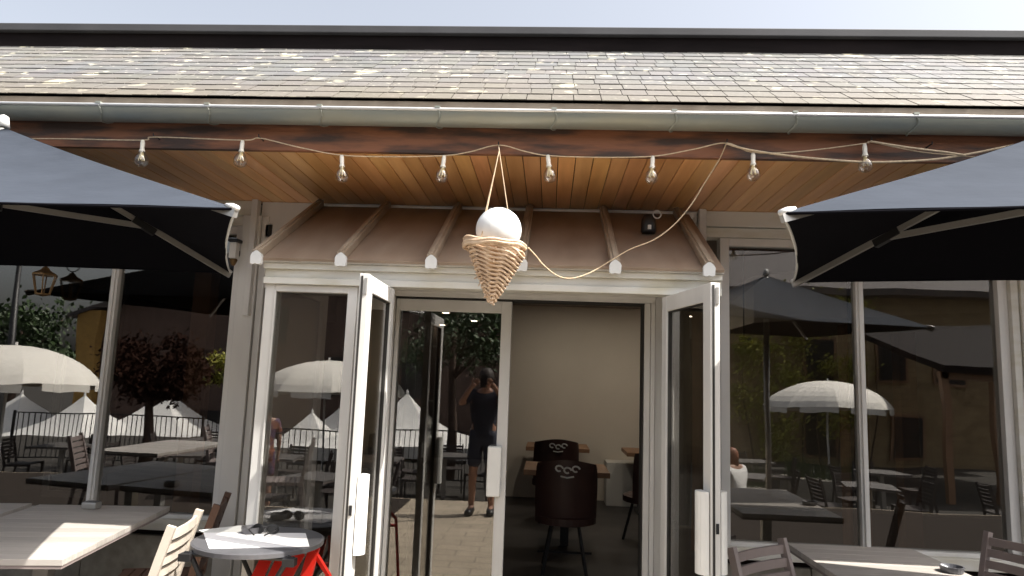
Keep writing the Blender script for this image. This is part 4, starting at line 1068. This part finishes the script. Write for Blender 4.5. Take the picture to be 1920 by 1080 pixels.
for i, (x, y, lb) in enumerate(((3.2, -4.4, 'long concrete planter of green grasses by the courtyard edge'), (5.6, -6.0, 'second planter of grasses, nearer the stone house'))):
    t = thing('planter', lb, 'planter', (x, y, LOW))
    b = MB(); b.box(-.8, .8, -.22, .22, 0, .42); b.build('trough', M['concrete'], t, bevel=.01)
    b = MB()
    for _ in range(420):
        px_, py_ = random.uniform(-.75, .75), random.uniform(-.18, .18); hgt = random.uniform(.3, .6); dx, dy = random.uniform(-.15, .15), random.uniform(-.15, .15)
        b.face([(px_-.006, py_, .4), (px_+.006, py_, .4), (px_+dx, py_+dy, .4+hgt)])
    b.build('grasses', M['leaf'], t)
p = RM(22, 600, 12.5)
ls = thing('lamp_post', 'dark lamp post at the far left, mirrored in the left window', 'lamp post', (p.x, p.y, LOW))
b = MB(); b.tube([(0, 0, 0), (0, 0, .6), (0, 0, 4.2)], [.09, .06, .045], 12); b.build('post', M['blackmetal'], ls, smooth=True)
b = MB(); b.lathe([(0, .5), (.1, .42), (.19, .38), (.13, 0), (0, 0)], (0, 0, 4.2), 8); b.build('lantern_head', M['black'], ls)
# ------------------------------------------------------------------ inside the cafe
lp = PY(83, 527, 4.235)
ln = thing('lantern', 'small brass lantern hanging in front of the glass of the far left window', 'lantern', tuple(lp), world=True)
b = MB(); b.tube([lp+Vector((.05*math.cos(a), 0, .15+.05*math.sin(a))) for a in [k*2*math.pi/20 for k in range(20)]], .004, 6, close=True); b.tube([lp+Vector((0, 0, .2)), (lp.x, lp.y, SZ)], .003, 6); b.build('chain', M['blackmetal'], ln)
b = MB(); b.lathe([(0, .10), (.02, .085), (.03, .07), (.075, .045), (.075, .035), (0, .035)], lp, 6); b.build('cap', M['brass'], ln)
b = MB()
for k in range(6):
    a = k*math.pi/3; b.tube([lp+Vector((.07*math.cos(a), .07*math.sin(a), .035)), lp+Vector((.04*math.cos(a), .04*math.sin(a), -.09))], .004, 5)
b.lathe([(0, -.10), (.045, -.09), (.045, -.08), (0, -.08)], lp, 6); b.build('cage', M['brass'], ln)
def in_table(label, px0, px1, py, loc_y, depth):
    pass
intab = thing('oak_table', 'oak table nearer the doorway with leather chair before it', 'table', (0, 0, 0), 0, 'oak tables inside the cafe')
b = MB(); b.box(-.40, .40, -.35, .35, .70, .75); b.build('tabletop', M['wood'], intab, bevel=.004)
b = MB(); b.box(-.04, .04, -.04, .04, .02, .70); b.box(-.25, .25, -.25, .25, 0, .02); b.build('pedestal', M['blackmetal'], intab)
p = PZ(1062, 880, .75); intab.location = (p.x, p.y+.2, 0)
p = PZ(1045, 835, .75); dup(intab, (p.x, p.y, 0), 0, 'oak table further back against the beige wall', 'oak tables inside the cafe')
p = PZ(1215, 845, .75); dup(intab, (p.x+.1, p.y, 0), 0, 'oak table at the right, cut off by the sliding door jamb', 'oak tables inside the cafe')
lc = thing('leather_chair', 'brown leather chair with white scroll print on its back, nearest the doorway', 'chair', (0, 0, 0), 0, 'leather chairs inside the cafe')
b = MB(); b.lathe([(0, .47), (.20, .47), (.235, .455), (.235, .40), (.2, .39), (0, .39)], (0, 0, 0), 28); b.build('seat', M['leather'], lc, smooth=False)
b = MB(); prof = []
K = 18
for i in range(7):
    z = .45+i*.08; row = []
    for k in range(K+1):
        a = R(200+140*k/K); rr = .245+.02*i/6
        row.append((rr*math.cos(a)*(1-.10*(i/6)**3), rr*math.sin(a)*.85-.02*i/6, z+(.0 if i < 6 else -.05*abs(math.cos(a))**2)))
    prof.append(row)
for off in (0, 1):
    for r0, r1 in zip(prof, prof[1:]):
        for k in range(K):
            f = lambda v: Vector((v[0]*(1-.12*off), v[1]*(1-.12*off), v[2]))
            b.face([f(r0[k]), f(r0[k+1]), f(r1[k+1]), f(r1[k])])
bmesh.ops.remove_doubles(b.bm, verts=b.bm.verts, dist=1e-4)
bk = b.build('backrest', M['leather'], lc, smooth=True)
b = MB()
for s_ in (-1, 0, 1):
    cx = s_*.062
    b.tube([Vector((cx+.030*math.cos(a)*(1-.03*q), -.2435-.0 + .25*abs(cx/.25)**2*.3, .86+.022*math.sin(a)-(0.012 if s_ == 0 else 0))) for q, a in enumerate([k*2*math.pi/14 for k in range(13)])], .0075, 5)
b.tube([(-.05, -.243, .80), (0, -.246, .79), (.05, -.243, .80)], .007, 5)
b.build('scroll_print', M['cap'], bk)
for k in range(4):
    a = math.pi/4+k*math.pi/2; MB().tube([(.14*math.cos(a), .14*math.sin(a), .39), (.23*math.cos(a), .23*math.sin(a), 0)], .013, 8).build('leg', M['blackmetal'], lc)
p = PZ(1060, 965, .45); lc.location = (p.x, p.y, 0); lc.scale = (1.1, 1.1, 1)
p = PZ(1042, 830, .88); dup(lc, (p.x, p.y+.1, 0), .1, 'brown leather chair with white scroll print, the one behind and taller in view', 'leather chairs inside the cafe')
p = PZ(1212, 930, .45); dup(lc, (p.x+.02, p.y, 0), .5, 'brown leather chair half hidden behind the right door jamb', 'leather chairs inside the cafe')
p = PY(1165, 905, 9.6)
b = MB(); b.box(p.x-.22, p.x+.18, 9.35, 9.74, 0, .55); 
cbx = b.build('side_cabinet', M['tank'], bevel=.006); tag(cbx, 'low pale cabinet against the beige wall', 'cabinet')
p = PY(1395, 636, 5.0)
sc_ = thing('security_camera', 'small black camera hanging inside the top of the right window', 'camera', tuple(p), world=True)
b = MB(); b.tube([p+Vector((-.035, 0, 0)), p+Vector((.05, -.02, -.005))], .018, 12); b.build('body', M['black'], sc_)
b = MB(); b.tube([p, (p.x, p.y, SZ-.03)], .004, 6); b.build('mount', M['black'], sc_)
for o in list(bpy.data.objects):
    if '_world' in o: del o['_world']
    if o.name == 'x' : bpy.data.objects.remove(o)
